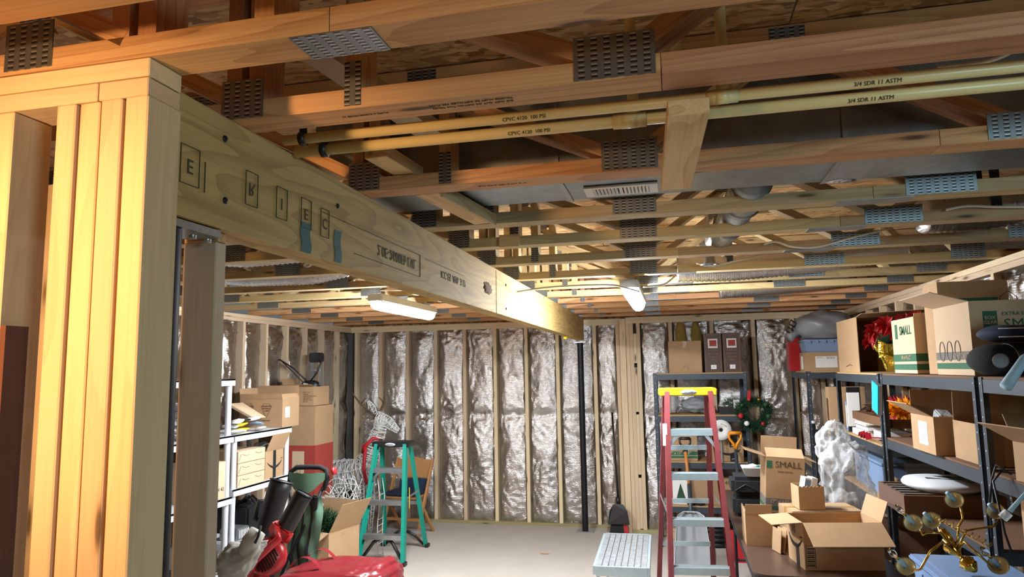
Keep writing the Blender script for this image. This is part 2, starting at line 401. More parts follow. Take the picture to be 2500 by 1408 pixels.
def text(body, size, mat, parent, loc, rot=(PI / 2, 0, 0), name='lettering', bold=0.0, sx=1.0, align='CENTER'):
    cu = bpy.data.curves.new(name, 'FONT'); cu.body = body; cu.size = size; cu.extrude = 0.0006; cu.offset = bold
    cu.align_x = align; cu.align_y = 'CENTER'; cu.resolution_u = 2
    cu.materials.append(M_[mat])
    tmp = bpy.data.objects.new('tmp_text', cu); me = bpy.data.meshes.new_from_object(tmp); bpy.data.objects.remove(tmp)
    if not me.materials: me.materials.append(M_[mat])
    o = bpy.data.objects.new(name, me); C.objects.link(o); o.parent = parent; o.location = loc; o.rotation_euler = rot
    o.scale = (sx, 1, 1); return o
# ================================================================== THE SETTING
H = 2.5; YB = 8.55; XL = -4.2; XR = 1.89
fl = abox('floor', (XL - .3, -3.2, -0.1), (XR + 3.5, YB + .3, 0), 'concrete', axis=0); fl['kind'] = 'structure'

# subfloor seen from below: OSB panels with joints
ce = struct('ceiling')
y0 = -3.2; k = 0
while y0 < YB:
    x0 = XL - 0.3 - (0.9 if k % 2 else 0)
    while x0 < XR + 3.4:
        abox('subfloor_panel', (x0 + .002, y0 + .002, H + .41), (x0 + 2.436, y0 + 1.216, H + .43), 'osb', ce, axis=0)
        x0 += 2.44
    y0 += 1.22; k += 1

def foil_bay(parent, x0, x1, z0, z1, seed, place, depth=0.05, mid=1.33):
    """crinkled foil facing in one stud bay; place(u, out, z) gives the point"""
    w_ = x1 - x0; rng = random.Random(seed)
    cre = [(rng.uniform(0.2, 0.8) , z0 + (z1 - z0) * t) for t in (0.97, rng.uniform(0.4, 0.55), rng.uniform(0.75, 0.9), 0.02)]
    rs = z0 + rng.uniform(0.1, 1.0); rk = rng.uniform(.3, 1.1)
    def fn(u, v):
        z = z0 + (z1 - z0) * v
        b = depth * (math.sin(PI * u) ** 0.55)
        pin = 1 - 0.75 * math.exp(-((z - mid) / 0.06) ** 2) - 0.6 * math.exp(-((z - z1) / 0.07) ** 2) - 0.5 * math.exp(-((z - z0) / 0.05) ** 2)
        e = min(u, 1 - u) * w_
        o = b * pin
        q = Vector((u * w_ * 5 + seed * 3.1, z * 2.2, seed))
        o += 0.026 * noise.noise(q * 1.3) + 0.017 * (0.5 - abs(noise.noise(Vector((u * w_ * 14, z * 9 + u * 2, seed * 1.7))))) + 0.006 * noise.noise(Vector((u * w_ * 34, z * 26, seed)))
        for side, cz in ((0.0, mid), (1.0, mid), (0.0, z1), (1.0, z1 - .05), (0.0 if seed % 2 else 1.0, rs)):
            dx = (u - side) * w_; dz = z - cz; r = math.hypot(dx, dz) + 1e-4
            if r < 0.36:
                o += 0.013 * rk * math.sin(math.atan2(dz, abs(dx)) * 19 + seed) * (1 - r / 0.36) * min(1, r / 0.05)
        if e < 0.006: o *= 0.3
        return place(x0 + u * w_, o, z)
    mb = MB().grid(fn, 22, 110)
    return mb.build('foil_insulation', 'foil', parent)

# ---- back wall
wb = struct('wall_back')
D = 0.089; TP = 0.038
def back_seg(x0, x1, yf, studs, plates=True):
    abox('concrete_backing', (x0 - (.3 if x0 < -2 else 0), yf + D + .05, 0), (x1 + (.3 if x1 > 1 else 0), yf + D + .15, H), 'concrete_wall', wb, axis=0)
    abox('bottom_plate', (x0, yf, 0), (x1, yf + D, TP), 'treated', wb, axis=0)
    abox('top_plate', (x0, yf, H - TP), (x1, yf + D, H - .002), 'stud', wb, axis=0)
    abox('top_plate', (x0, yf + .002, H - 2 * TP), (x1, yf + D, H - TP - .001), 'stud', wb, axis=0)
    for i, x in enumerate(studs):
        abox('stud', (x, yf, TP), (x + .043, yf + D, H - 2 * TP), 'stud', wb, axis=2)
    edges = [x0] + [v for x in studs for v in (x, x + .043)] + [x1]
    for i in range(0, len(edges), 2):
        a, b = edges[i], edges[i + 1]
        if b - a > 0.06:
            foil_bay(wb, a, b, TP, H - 2 * TP, int(a * 10) + 60, lambda u, o, z: Vector((u, yf + 0.075 - o, z)))
back_seg(XL, -0.62, YB, [-4.15, -3.80, -3.42, -3.03, -2.64, -2.235, -1.83, -1.43, -0.965, -0.68])
YR = 8.36
back_seg(-0.545, XR, YR, [-0.545, -0.50, -0.42, -0.045, 0.425, 0.885, 1.31, 1.6])
abox('stud', (-.62, YR + .0, TP), (-.55, YB + D, H - 2 * TP), 'stud', wb, axis=2)
abox('stud', (-.615, YR - .012, 0.0), (-.548, YR - .001, H - .02), 'stud', wb, axis=2)
# short blocks let into the doubled jamb
for z0_, z1_ in ((0.05, .62), (.66, 1.35), (1.38, 1.9), (1.95, 2.3)):
    abox('jamb_block', (-.455, YR - .004, z0_), (-.422, YR + .05, z1_), 'stud', wb, axis=2)
# yellow bare insulation shows through behind the shelf
for x_, wz in ((0.05, .22), (.22, .2)):
    MB().blob((x_ + .05, YR + .02, 2.2), (wz / 3, .05, .23), 0.2, 2, 16, 12, seed=int(x_ * 40)).build('bare_insulation', plain('fibreglass_batt_%d' % int(x_ * 100), srgb('#a58b45'), 0.95, var=0.2), wb)

# ---- side walls
def side_wall(name, x, sgn, y0, y1, first, sp, sub=2):
    wl = struct(name)
    o_ = D * sgn
    lo = lambda a, b: (min(a, b), max(a, b))
    xs = lo(x, x + o_); xb = lo(x + o_ + .05 * sgn, x + o_ + .15 * sgn)
    abox('concrete_backing', (xb[0], y0, 0), (xb[1], y1 + .3, H), 'concrete_wall', wl, axis=1)
    abox('bottom_plate', (xs[0], y0, 0), (xs[1], y1, TP), 'treated', wl, axis=1)
    abox('top_plate', (xs[0], y0, H - 2 * TP), (xs[1], y1, H - TP - .001), 'stud', wl, axis=1)
    seg = y1
    while seg > y0 + .1:
        s2 = max(y0, seg - 3.05); abox('top_plate', (xs[0] + (.006 if sgn < 0 else -.006), s2 + .003, H - TP), (xs[1] + (.006 if sgn < 0 else -.006), seg, H - .002), 'stud', wl, axis=1); seg = s2
    ys = []; y = first
    while y > y0 + .05: ys.append(y); y -= sp
    ys = sorted(ys)
    for y in ys: abox('stud', (xs[0], y, TP), (xs[1], y + .04, H - 2 * TP), 'stud', wl, axis=2)
    prev = y0
    for i, y in enumerate(ys + [y1]):
        if y - prev > .08: foil_bay(wl, prev, y, TP, H - 2 * TP, i * 7 + (3 if sgn > 0 else 90), lambda u, o, z: Vector((x + sgn * (.075 - o), u, z)), mid=1.5)
        prev = y + .04
    return wl
side_wall('wall_left', XL, -1, 3.1, YB, 8.18, 0.406)
side_wall('wall_right', XR, 1, 2.6, YR, 7.47, 0.47)
for nm, lo_, hi_ in (('wall_front', (XL - .4, -3.3, 0), (XR + 3.6, -3.2, H + .4)), ('wall_left_rear', (XL - .4, -3.2, 0), (XL - .3, 3.1, H + .4)), ('wall_right_rear', (XR + 3.5, -3.2, 0), (XR + 3.6, 2.6, H + .4)), ('wall_right_return', (XR + .1, 2.5, 0), (XR + 3.5, 2.6, H + .4))):
    o = abox(nm, lo_, hi_, 'concrete_wall'); o['kind'] = 'structure'
for nm, lo_, hi_ in (('trim_1', (XL - .3, YB + .09, H), (XR + 3.5, YB + .3, H + .41)), ):
    o = abox(nm, lo_, hi_, 'osb', axis=0); o['kind'] = 'structure'; tag(o, kind='structure')

# ================================================================== FLOOR TRUSSES
CH = 0.046; CW = 0.089; TZ = H + 0.405
BJ = [-3.58, -2.28, -1.0, -.13, .95, 1.75]
diag = [(-4.2, -3.0 - 1.0), (-3.58, -4.1), (-3.58, -2.95), (-2.28, -2.9), (-2.28, -1.66), (-1.0, -1.6), (-.13, -.86), (-.13, .33), (.95, .38), (.95, 1.42), (1.75, 1.47)]
verts_ = [-2.62, -1.03, -.97, -.72]
def truss(Y, label, mat, dx=0.0, x1=2.05, sp=0.0):
    t = thing('floor_truss', label, 'truss', (0, Y, H), 0, 'ceiling floor trusses')
    abox('bottom_chord', (XL - .05, 0, 0), (sp, CW, CH), mat, t, 0)
    abox('bottom_chord', (sp + .002, 0, 0), (x1, CW, CH), mat, t, 0)
    abox('top_chord', (XL - .05, 0, .405 - CH), (x1, CW, .405), mat, t, 0)
    for xb, xt in diag:
        if xb < XL: continue
        board('web', (xb + dx + (0.02 if xt > xb else -.02), CW / 2, CH), (xt + dx, CW / 2, .405 - CH), CW, .038, mat, t, (0, 1, 0))
    for xv in verts_:
        abox('web', (xv + dx - .02, 0.001, CH), (xv + dx + .02, CW - .001, .405 - CH), mat, t, 2)
    def pl(x0, x1_, z0, z1, face='f'):
        if face == 'f': board('connector_plate', (x0 + dx, -.0012, (z0 + z1) / 2), (x1_ + dx, -.0012, (z0 + z1) / 2), z1 - z0, .0022, 'plate', t, (0, 0, 1))
        else: board('connector_plate', (x0 + dx, CW / 2, -.0012), (x1_ + dx, CW / 2, -.0012), CW, .0022, 'plate', t, (0, 1, 0))
    pl(-.21, -.04, .004, .10); pl(.85, 1.08, .004, .078)
    if abs(Y - 1.06) > .01: pl(-.74, -.70, .006, .11); pl(-1.06, -.95, .004, .10)
    pl(-2.37, -2.2, .004, .09); pl(-3.68, -3.47, .004, .075); pl(1.66, 1.84, .004, .09)
    for xt in (.35, -1.63, -.8, 1.44, -2.92): pl(xt - .05, xt + .05, .335, .40)
    return t, pl
TY = [.805, 1.06, 1.40, 2.09, 2.715, 3.235, 3.82, 4.5, 5.08, 5.69, 6.3, 6.91, 7.52, 8.13]
TL = ['nearest truss, cut by the top left corner of the picture', 'orange lit truss resting on the stud post at upper left',
      'orange floor truss in front of the two yellow pipes', 'floor truss right behind the two yellow pipes, stamped on its underside',
      'truss just behind the grey sheet metal duct with the wide steel plate', 'first truss behind the one at the duct, with a splice plate beneath',
      'fifth truss back from the yellow pipes, looped by white cable', 'truss just in front of the right tube light fixture',
      'truss above the near half of the right tube light', 'truss above the middle of the right tube light', 'fourth truss out from the back wall',
      'third truss out from the back wall', 'second truss out from the back wall', 'truss closest to the foil covered back wall']
for i, Y in enumerate(TY):
    mt = 'truss_olive' if 4 <= i <= 9 else 'truss'
    tr, pl = truss(Y, 'open web wooden ' + TL[i], mt, dx=[0, .02, .03, .02, 0, -.01, -.025, -.04, -.045, -.06, -.07, -.08, -.08, -.08][i], sp=[-.6, -.57, 0, .75, .74, .74, .05, .05, .05, .05, .04, -.22, -.22, -.4][i])
    if i == 1:
        pl(-.67, -.51, 0, 0, 'u'); pl(-1.30, -1.185, .008, .105)
    if i == 2:
        text('TRUSSES MUST BE INSTALLED PER PLAN', .011, 'ink_olive', tr, (-.42, .035, -.0006), (PI, 0, PI)); text('DO NOT CUT OR NOTCH THIS TRUSS', .011, 'ink_olive', tr, (-.42, .052, -.0006), (PI, 0, PI))
        text('PLATE A FLOOR TRUSS 16', .010, 'ink_olive', tr, (-.68, .045, -.0006), (PI, 0, PI))
    if i == 3: text('SYP No.2 KD19-HT 514', .016, 'ink_olive', tr, (-.52, .045, -.0006), (PI, 0, 0))
    if i == 4: pl(.62, .88, 0, 0, 'u')
    if i in (5, 6): pl(.62, .86, 0, 0, 'u')
    if i in (7, 8, 9, 10): pl(-.10, .2, 0, 0, 'u')
    if i in (11, 12): pl(-.35, -.1, 0, 0, 'u')

# blocking between trusses
t = thing('blocking_board', 'wide flat pine board spanning two trusses right of the pipes, knotty underside', 'board', (0, 0, H))
p = (at(1692, 215, 2, H), at(1658, 405, 2, H))
board('plank', (.055, 1.492, -.040), (.03, 2.14, -.040), .089, .036, 'pine', t, (1, 0, 0), bev=.002)
t = thing('blocking_board', 'pine board between the trusses left of the white register', 'board', (0, 0, H))
board('plank', (-.80, 2.19, .019), (-.74, 2.71, .019), .089, .036, 'pine', t, (1, 0, 0), bev=.002)
board('side_cleat', (-.745, 2.19, .012), (-.69, 2.70, .012), .045, .012, 'truss_olive', t, (0, 0, 1))
t = thing('blocking_board', 'sawn end of a short pine block lying on the chord near the beam', 'board', (0, 0, H))
board('plank', (-.86, 1.9, .07), (-.84, 2.17, .07), .075, .042, 'pine', t, (1, 0, 0), bev=.002)
t = thing('blocking_board', 'square block hung between the third and fourth chords behind the duct', 'board', (0, 0, H))
board('plank', (-.80, 3.22, .02), (-.7, 3.22, .02), .06, .03, 'pine', t, (0, 0, 1))
t = thing('brace_board', 'slanting pine brace board above the pipe ends near the beam', 'board', (0, 0, H))
board('plank', (-.90, 1.52, .25), (-.66, 1.9, .10), .07, .04, 'stud', t, (1, 0, 0))

# ================================================================== LVL BEAM
bm_ = thing('ceiling_beam', 'long laminated veneer beam running back to the steel column', 'beam', (0, 0, 0)); bm_['kind'] = 'thing'
BX = -1.0
# broad face toward the room, two plies side by side
board('veneer_ply', (BX + .005 - .0225, 1.165, 2.3665), (BX - .03 - .0225, 8.25, 2.3665), .266, .043, 'lvl', bm_, (0, 0, 1), bev=.0015)
board('veneer_ply', (BX + .005 - .068, 1.165, 2.3665), (BX - .03 - .068, 8.25, 2.3665), .264, .043, 'lvl', bm_, (0, 0, 1), bev=.0015)
def bface(y, z): return (BX + .0055 - .035 * (y - 1.165) / 7.085 + .0003, y, z)
FR = (-PI / 2, 0, PI / 2)   # text upside-down on the +X face
for px_, py_, ch, bw in ((462, 405, 'E', .06), (614, 462, 'R', .05), (688, 497, 'I', .052), (748, 522, 'E', .055), (794, 545, 'C', .05)):
    q_ = at(px_, py_, 0, BX + .003); y = q_.y; z = q_.z; MBx = MB(); h2 = .042; w2 = bw / 2
    for a, b in (((-w2, -h2), (w2, -h2)), ((w2, -h2), (w2, h2)), ((w2, h2), (-w2, h2)), ((-w2, h2), (-w2, -h2))):
        p0 = bface(y + a[0], z + a[1]); p1 = bface(y + b[0], z + b[1]); MBx.bar(p0, p1, .0022, .001, (1, 0, 0))
    MBx.build('stamped_square', 'ink_olive', bm_)
    text(ch, .045, 'ink_olive', bm_, bface(y, z), (-PI / 2, 0, PI / 2))
text('2.0E-2600Fb LVL', .055, 'ink_olive', bm_, bface(2.42, 2.33), (-PI / 2, 0, PI / 2))
text('ICC-ES  APA  3 17', .05, 'ink_olive', bm_, bface(3.12, 2.335), (-PI / 2, 0, PI / 2))
MBx = MB()
for a, b in (((1.83, 2.375), (2.66, 2.375)), ((2.66, 2.375), (2.66, 2.285)), ((2.05, 2.285), (2.66, 2.285)), ((2.72, 2.37), (3.3, 2.37)), ((1.30, 2.37), (1.30, 2.30)), ((3.95, 2.23), (3.95, 2.49))):
    MBx.bar(bface(*a), bface(*b), .0025, .001, (1, 0, 0))
MBx.build('stamped_lines', 'ink_olive', bm_)
M_['blue_spray'] = plain('blue_spray_paint', srgb('#3f6a66'), 0.7, var=0.25, nscale=30)
for px_, w_ in ((747, .055), (826, .045)):
    y = at(px_, 580, 0, BX + .003).y
    MB().grid(lambda u, v: Vector(bface(y - w_ / 2 + u * w_ + .006 * math.sin(v * 7), 2.238 + v * (.085 if w_ > .05 else .10))) + Vector((.0002, 0, 0)), 4, 6).build('blue_paint_mark', 'blue_spray', bm_)
for y, z in ((at(546, 324, 0, BX).y, 2.445), (at(546, 480, 0, BX).y, 2.30), (1.93, 2.415), (4.2, 2.43), (4.2, 2.28)):
    MB().lathe([(0, .004), (.005, .004), (.0075, .002), (.0085, 0)], bface(y, z), 12, (1, 0, 0)).build('screw_head', 'black_steel', bm_)
MB().blob(bface(3.75, 2.36), (.006, .09, .03), .6, 3, 14, 10, seed=3).build('pitch_scar', 'card_dark', bm_)
MB().lathe([(0, 0), (.022, 0), (.022, .03), (0, .03)], (-1.08, 7.1, 2.203), 10).build('yellow_marker', 'yellow', bm_)

# ---- steel columns
t = thing('steel_column', 'black steel column standing against the back wall under the beam end', 'column', (-1.09, 8.33, 0)); t['kind'] = 'thing'
MB().lathe([(.036, .0), (.036, 2.195)], (0, 0, .012), 16).build('shaft', 'black_steel', t)
MB().box((-.1, -.06, 0), (.1, .1, .012)).build('base_plate', 'alu', t)
MB().box((-.07, -.06, 2.206), (.07, .06, 2.218)).build('cap_plate', 'alu', t)
t = thing('steel_column', 'near black steel column squeezed between the stud post and boards', 'column', (-1.05, 1.24, 0)); t['kind'] = 'thing'
MB().lathe([(.04, .0), (.04, 2.198)], (0, 0, .012), 20).build('shaft', 'black_steel', t)
MB().box((-.08, -.06, 0), (.08, .06, .012)).build('base_plate', 'alu', t)
MB().box((-.042, -.08, 2.213), (.042, .14, 2.230)).build('cap_plate', 'alu', t)
for a in (.06, .11): MB().lathe([(0, -.008), (.008, -.008), (.008, 0)], (.03, a, 2.206), 6).build('bolt', 'alu', t)

# ---- boxed stud pack behind the column
t = thing('stud_pack', 'upright board beside the near steel column, dark face and pale edge', 'lumber', (-1.07, 1.35, 0))
abox('upright_stud', (-.05, 0.045, 0), (.04, .083, 2.21), 'stud', t, 2, bev=.003)
abox('spacer_block', (-.05, 0.05, 2.211), (.04, .08, 2.232), 'truss', t, 0)


# ---- framed wall stub at the left
wf = struct('wall_left_partition')
abox('top_plate', (-3.1, 1.06, 2.463), (-.94, 1.149, 2.499), 'stud_near', wf, 0, bev=.002)
abox('top_plate', (-3.1, 1.06, 2.425), (-1.055, 1.149, 2.461), 'stud_near', wf, 0, bev=.002)
abox('top_plate', (-1.053, 1.061, 2.425), (-.942, 1.149, 2.461), 'stud_near', wf, 0, bev=.002)
for i, (a, b) in enumerate(((-1.145, -1.101), (-1.095, -1.049), (-1.043, -.996), (-.988, -.938))):
    abox('stud', (a, 1.058 + (.004 if i == 1 else 0), 0), (b, 1.149, 2.424), 'stud_near', wf, 2, bev=.0025)
abox('stud', (-1.30, 1.06, 0), (-1.25, 1.149, 2.424), 'stud_near', wf, 2, bev=.0025)
abox('shaded_jack_stud', (-1.2495, 1.062, 0), (-1.236, 1.11, 2.0), 'shaded_board', wf, 2)  # thin board whose dark brown paints the shade on the stud's side
for k in range(1, 5): abox('stud', (-1.30 - .406 * k, 1.06, 0), (-1.26 - .406 * k, 1.149, 2.424), 'stud_near', wf, 2)
abox('bottom_plate', (-3.1, 1.06, 0), (-1.3, 1.149, .0375), 'treated', wf, 0)
# a second framed wall further back, seen through the gap
wg = struct('wall_left_inner')
abox('stud', (-1.68, 1.5, 0), (-1.595, 1.54, 2.42), 'stud', wg, 2)

# ================================================================== LIGHT FIXTURES
def tube_light(loc, label, rz=0.0):
    t = thing('tube_light', label, 'light', loc, rz, 'ceiling tube lights')
    R = .05; L = .6
    prof = [(0, -L + .0), (R * .6, -L + .005), (R * .93, -L + .03), (R, -L + .07), (R, L - .07), (R * .93, L - .03), (R * .6, L - .005), (0, L)]
    MB().lathe(prof, (0, 0, 0), 20, (0, 1, 0)).build('diffuser', 'tube_glow', t)
    MB().box((-.058, -L + .0, .006), (.058, L - .0, .066)).build('housing', 'white_plastic', t, bev=.008)
    for y in (-.45, .45): MB().box((-.012, y - .01, .06), (.012, y + .01, .1)).build('hanger', 'alu', t)
    return t
tube_light((-.255, 5.05, 2.395), 'glowing white tube light right of the beam', 0)
tube_light((-2.08, 5.2, 2.395), 'glowing white tube light left of the beam', 0)
# ================================================================== BUILDERS FOR THE OBJECTS
def flap_mesh(L, D, th=.004):
    """hinge along local X at origin, reaching up local Z"""
    m = MB(); m.box((-L / 2, -th / 2, 0), (L / 2, th / 2, D)); return m
def carton(name, label, loc, size, rz=0.0, mat='card', flaps=None, group=None, open_top=True, tape=True, cat='box', rot=None, inner=True):
    """cardboard box; origin at base centre. flaps: side -> (length, opening angle in degrees from closed)"""
    L, W, Hh = size; t = thing(name, label, cat, loc, rz, group, rot); th = .004
    if open_top:
        m = MB()
        m.box((-L / 2, -W / 2, 0), (L / 2, -W / 2 + th, Hh)); m.box((-L / 2, W / 2 - th, 0), (L / 2, W / 2, Hh))
        m.box((-L / 2, -W / 2 + th, 0), (-L / 2 + th, W / 2 - th, Hh)); m.box((L / 2 - th, -W / 2 + th, 0), (L / 2, W / 2 - th, Hh))
        m.box((-L / 2 + th, -W / 2 + th, 0), (L / 2 - th, W / 2 - th, th))
        m.build('box_body', mat, t)
    else:
        MB().box((-L / 2, -W / 2, 0), (L / 2, W / 2, Hh)).build('box_body', mat, t, bev=.003)
        if tape: MB().box((-L / 2 - .0008, -.024, Hh - .05), (L / 2 + .0008, .024, Hh + .0008)).build('packing_tape', plain('packing_tape', srgb('#a8844f'), .25), t) if 'tape_m' not in M_ else MB().box((-L / 2 - .0008, -.024, Hh - .05), (L / 2 + .0008, .024, Hh + .0008)).build('packing_tape', 'tape_m', t)
    for sd, (D_, ang) in (flaps or {}).items():
        a = math.radians(ang)
        ln = L if sd in ('front', 'back') else W
        m = flap_mesh(ln - .006, D_)
        if sd == 'front': lc, r = (0, -W / 2, Hh), (PI / 2 * -1 + a, 0, 0)   # ang 0 = closed over the top
        if sd == 'back': lc, r = (0, W / 2, Hh), (PI / 2 - a, 0, 0)
        if sd in ('left', 'right'):
            lc = (-L / 2 if sd == 'left' else L / 2, 0, Hh)
            o = m.build('flap', mat, t)
            R = Matrix.Translation(lc) @ Matrix.Rotation((PI / 2 - a) * (1 if sd == 'left' else -1), 4, 'Y') @ Matrix.Rotation(PI / 2, 4, 'Z')
            o.matrix_local = R; continue
        if sd == 'front': r = (-(PI / 2 - a), 0, 0)
        m.build('flap', mat, t, lc, r)
    return t
M_['tape_m'] = plain('packing_tape', srgb('#a8844f'), .25)
M_['black_tape'] = plain('black_box_tape', srgb('#20242a'), .3)
FN = (PI / 2, 0, 0); FL = (PI / 2, 0, -PI / 2); FRt = (PI / 2, 0, PI / 2); TOPR = (0, 0, 0)
def decal(parent, lo, hi, mat, name='printed_band'): return MB().box(lo, hi).build(name, mat, parent)

def rack(label, x0, x1, y0, y1, tiers, top=1.83, deck='particle', holes=True, group='grey steel shelving racks'):
    t = thing('shelving_rack', label, 'shelf', (x0, y0, 0), 0, group)
    X, Yy = x1 - x0, y1 - y0; w_ = .038; th = .003
    for cx in (0, 1):
        for cy in (0, 1):
            m = MB(); sx = 1 if cx == 0 else -1; sy = 1 if cy == 0 else -1; px_, py_ = cx * X, cy * Yy
            m.box((min(px_, px_ + sx * w_), min(py_, py_ + sy * th), 0), (max(px_, px_ + sx * w_), max(py_, py_ + sy * th), top))
            m.box((min(px_, px_ + sx * th), min(py_, py_ + sy * w_), 0), (max(px_, px_ + sx * th), max(py_, py_ + sy * w_), top))
            o = m.build('post', 'shelf_steel', t)
            if holes:
                r = MB(); z = top - .03
                while z > .1:
                    for dz in (0,):
                        r.lathe([(0, .0015), (.0045, .001), (.005, 0)], (px_ + (sx * w_ * .5), py_ + (0 if sy > 0 else 0) - (.0005 if sy > 0 else -.0005), z), 6, (0, -1 if sy > 0 else 1, 0))
                        r.lathe([(0, .0015), (.0045, .001), (.005, 0)], (px_ - (.0005 if sx > 0 else -.0005), py_ + sy * w_ * .5, z), 6, (-1 if sx > 0 else 1, 0, 0))
                    z -= .075
                r.build('rivets', 'rivet', o)
    for z in tiers:
        for yy in (0.003, Yy - .003 - .012): MB().box((.004, yy, z - .06), (X - .004, yy + .012, z)).build('beam', 'shelf_steel', t)
        for xx in (.003, X - .015): MB().box((xx, .016, z - .06), (xx + .012, Yy - .016, z)).build('beam', 'shelf_steel', t)
        if deck == 'wire':
            m = MB()
            for k in range(int(Yy / .05)): m.bar((.01, .02 + k * .05, z), (X - .01, .02 + k * .05, z), .005, .005)
            for k in range(6): m.bar((.02 + k * (X - .04) / 5, .01, z), (.02 + k * (X - .04) / 5, Yy - .01, z), .005, .005)
            o = m.build('wire_deck', 'black_steel', t)
        else: MB().box((.006, .006, z + .0005), (X - .006, Yy - .006, z + .012)).build('shelf_board', deck, t)
    return t
M_['rivet'] = plain('dark_rivet_holes', srgb('#a9b0b6'), .5, .3)

def stepladder(label, loc, rz, h, wt, wb, df, db, steps, rail, cap, step_mat, logo=True, feet='black'):
    t = thing('step_ladder', label, 'ladder', loc, rz, 'a-frame step ladders')
    def fp(s, z, front=True):
        k = 1 - z / h; return Vector((s * (wt + (wb - wt) * k) / 2, (-df if front else db) * k + (-.06 if front else .06), z))
    for s in (-1, 1):
        for fr in (True, False):
            p0, p1 = fp(s, .02, fr), fp(s, h - .03, fr)
            m = MB(); d = (p1 - p0).normalized()
            wide = .066 if fr else .045
            m.bar(p0, p1, .005, wide, (1, 0, 0))
            yv = Vector((0, 1, 0)); yv = (yv - yv.dot(d) * d).normalized()
            for e in (-1, 1):
                off = yv * e * wide / 2 - Vector((s * .015, 0, 0)); m.bar(p0 + off, p1 + off, .034, .004, (1, 0, 0))
            r_ = m.build('front_rail' if fr else 'rear_rail', rail, t)
            q = fp(s, .0, fr)
            MB().box((q.x - .018, q.y - .04, 0), (q.x + .018, q.y + .035, .035)).build('foot', feet, r_)
    m = MB().box((-wt / 2 - .035, -.10, h - .055), (wt / 2 + .035, .10, h)); capo = m.build('top_cap', cap, t, bev=.008)
    if logo:
        MB().lathe([(.0, .0), (.045, .0), (.045, .003), (0, .003)], (0, 0, 0), 24, (0, 0, 1)).build('oval_badge', 'white_plastic', capo, (0, -.1, h - .028), (PI / 2, 0, 0)).scale = (1.25, .4, 1)
        text('LADDER', .018, 'ink', capo, (0, -.1045, h - .028))
    for i, z in enumerate(steps):
        a, b = fp(-1, z), fp(1, z)
        m = MB(); m.box((a.x, a.y - .03, z - .003), (b.x, a.y + .055, z)); m.box((a.x, a.y - .033, z - .045), (b.x, a.y - .029, z)); m.box((a.x, a.y + .055, z - .03), (b.x, a.y + .058, z))
        st = m.build('step', step_mat, t)
        for s in (-1, 1): MB().lathe([(0, .003), (.005, .002), (.006, 0)], (s * (wt + (wb - wt) * (1 - z / h)) / 2, a.y - .038, z - .022), 8, (0, -1, 0)).build('rivet', 'alu', st)
        if i == 0:
            for s in (-1, 1): MB().bar((s * abs(a.x) * .92, a.y - .028, z - .12), (s * abs(a.x) * .55, a.y - .028, z - .04), .022, .003, (0, 0, 1)).build('gusset_brace', step_mat, t)
    for z in ([h * .42, h * .14] if h < 1.5 else [h * .74, h * .5, h * .3, h * .12]):
        a, b = fp(-1, z, False), fp(1, z, False); MB().bar(a, b, .035, .012, (0, 0, 1)).build('rear_brace', step_mat, t)
    for s in (-1, 1):
        z = h * .52; MB().bar(fp(s, z), fp(s, z + .02, False), .02, .003, (0, 0, 1)).build('spreader_bar', 'alu', t)
    return t
# ================================================================== LADDERS AND THINGS ON THE OPEN FLOOR
lad = stepladder('tall worn red stepladder with yellow top cap and pale blue steps', (.085, 5.27, 0), .10, 1.745, .33, .47, .42, .62, [1.46, 1.165, .87, .575, .28], 'red_rail', 'yellow', 'alu_blue')
MB().bar((-.182, -.155, 1.5), (-.188, -.19, 1.35), .03, .001, (1, 0, 0)).build('warning_label', 'paper', lad)
lad2 = stepladder('short green stepladder with black top cap and grey steps', (-2.93, 6.98, 0), .04, 1.17, .34, .50, .30, .32, [.905, .595, .275], 'green_rail', 'black', 'alu')
for s in (-1, 1):
    MB().tube([(s * .02, -.27, .24), (s * .1, -.29, .2), (s * .22, -.33, .03)], .017, 8).build('foot_brace', 'black', lad2)
    MB().tube([(s * .04, .3, .18), (s * .12, .33, .13), (s * .21, .36, .03)], .014, 8).build('foot_brace', 'black', lad2)
MB().bar((.247, -.20, .52), (.233, -.16, .72), .02, .001, (0, 1, 0)).build('warning_label', plain('yellow_label', srgb('#d9d24a')), lad2)

# aluminium work platform with slatted top
t = thing('work_platform', 'low aluminium work platform with a scuffed slatted top beside the red ladder', 'platform', (-.435, 5.62, 0), .02)
for k in range(8):
    x = -.16 + k * .0457
    MB().box((x - .019, -.49, .482), (x + .019, .49, .5)).build('slat', 'platform_slat' if 'platform_slat' in M_ else 'alu_blue', t)
for s in (-1, 1):
    MB().box((-.18, s * .5 - .012, .435), (.18, s * .5 + .012, .5)).build('end_rail', 'alu_blue', t)
    MB().box((s * .19 - .01, -.5, .44), (s * .19 + .01, .5, .498)).build('side_rail', 'alu_blue', t)
    for e in (-1, 1): MB().bar((e * .165, s * .47, .45), (e * .175, s * .44, 0), .035, .02, (0, 1, 0)).build('leg', 'alu', t)
    MB().bar((-.165, s * .45, .2), (.165, s * .45, .2), .03, .015, (0, 0, 1)).build('step_bar', 'alu', t)

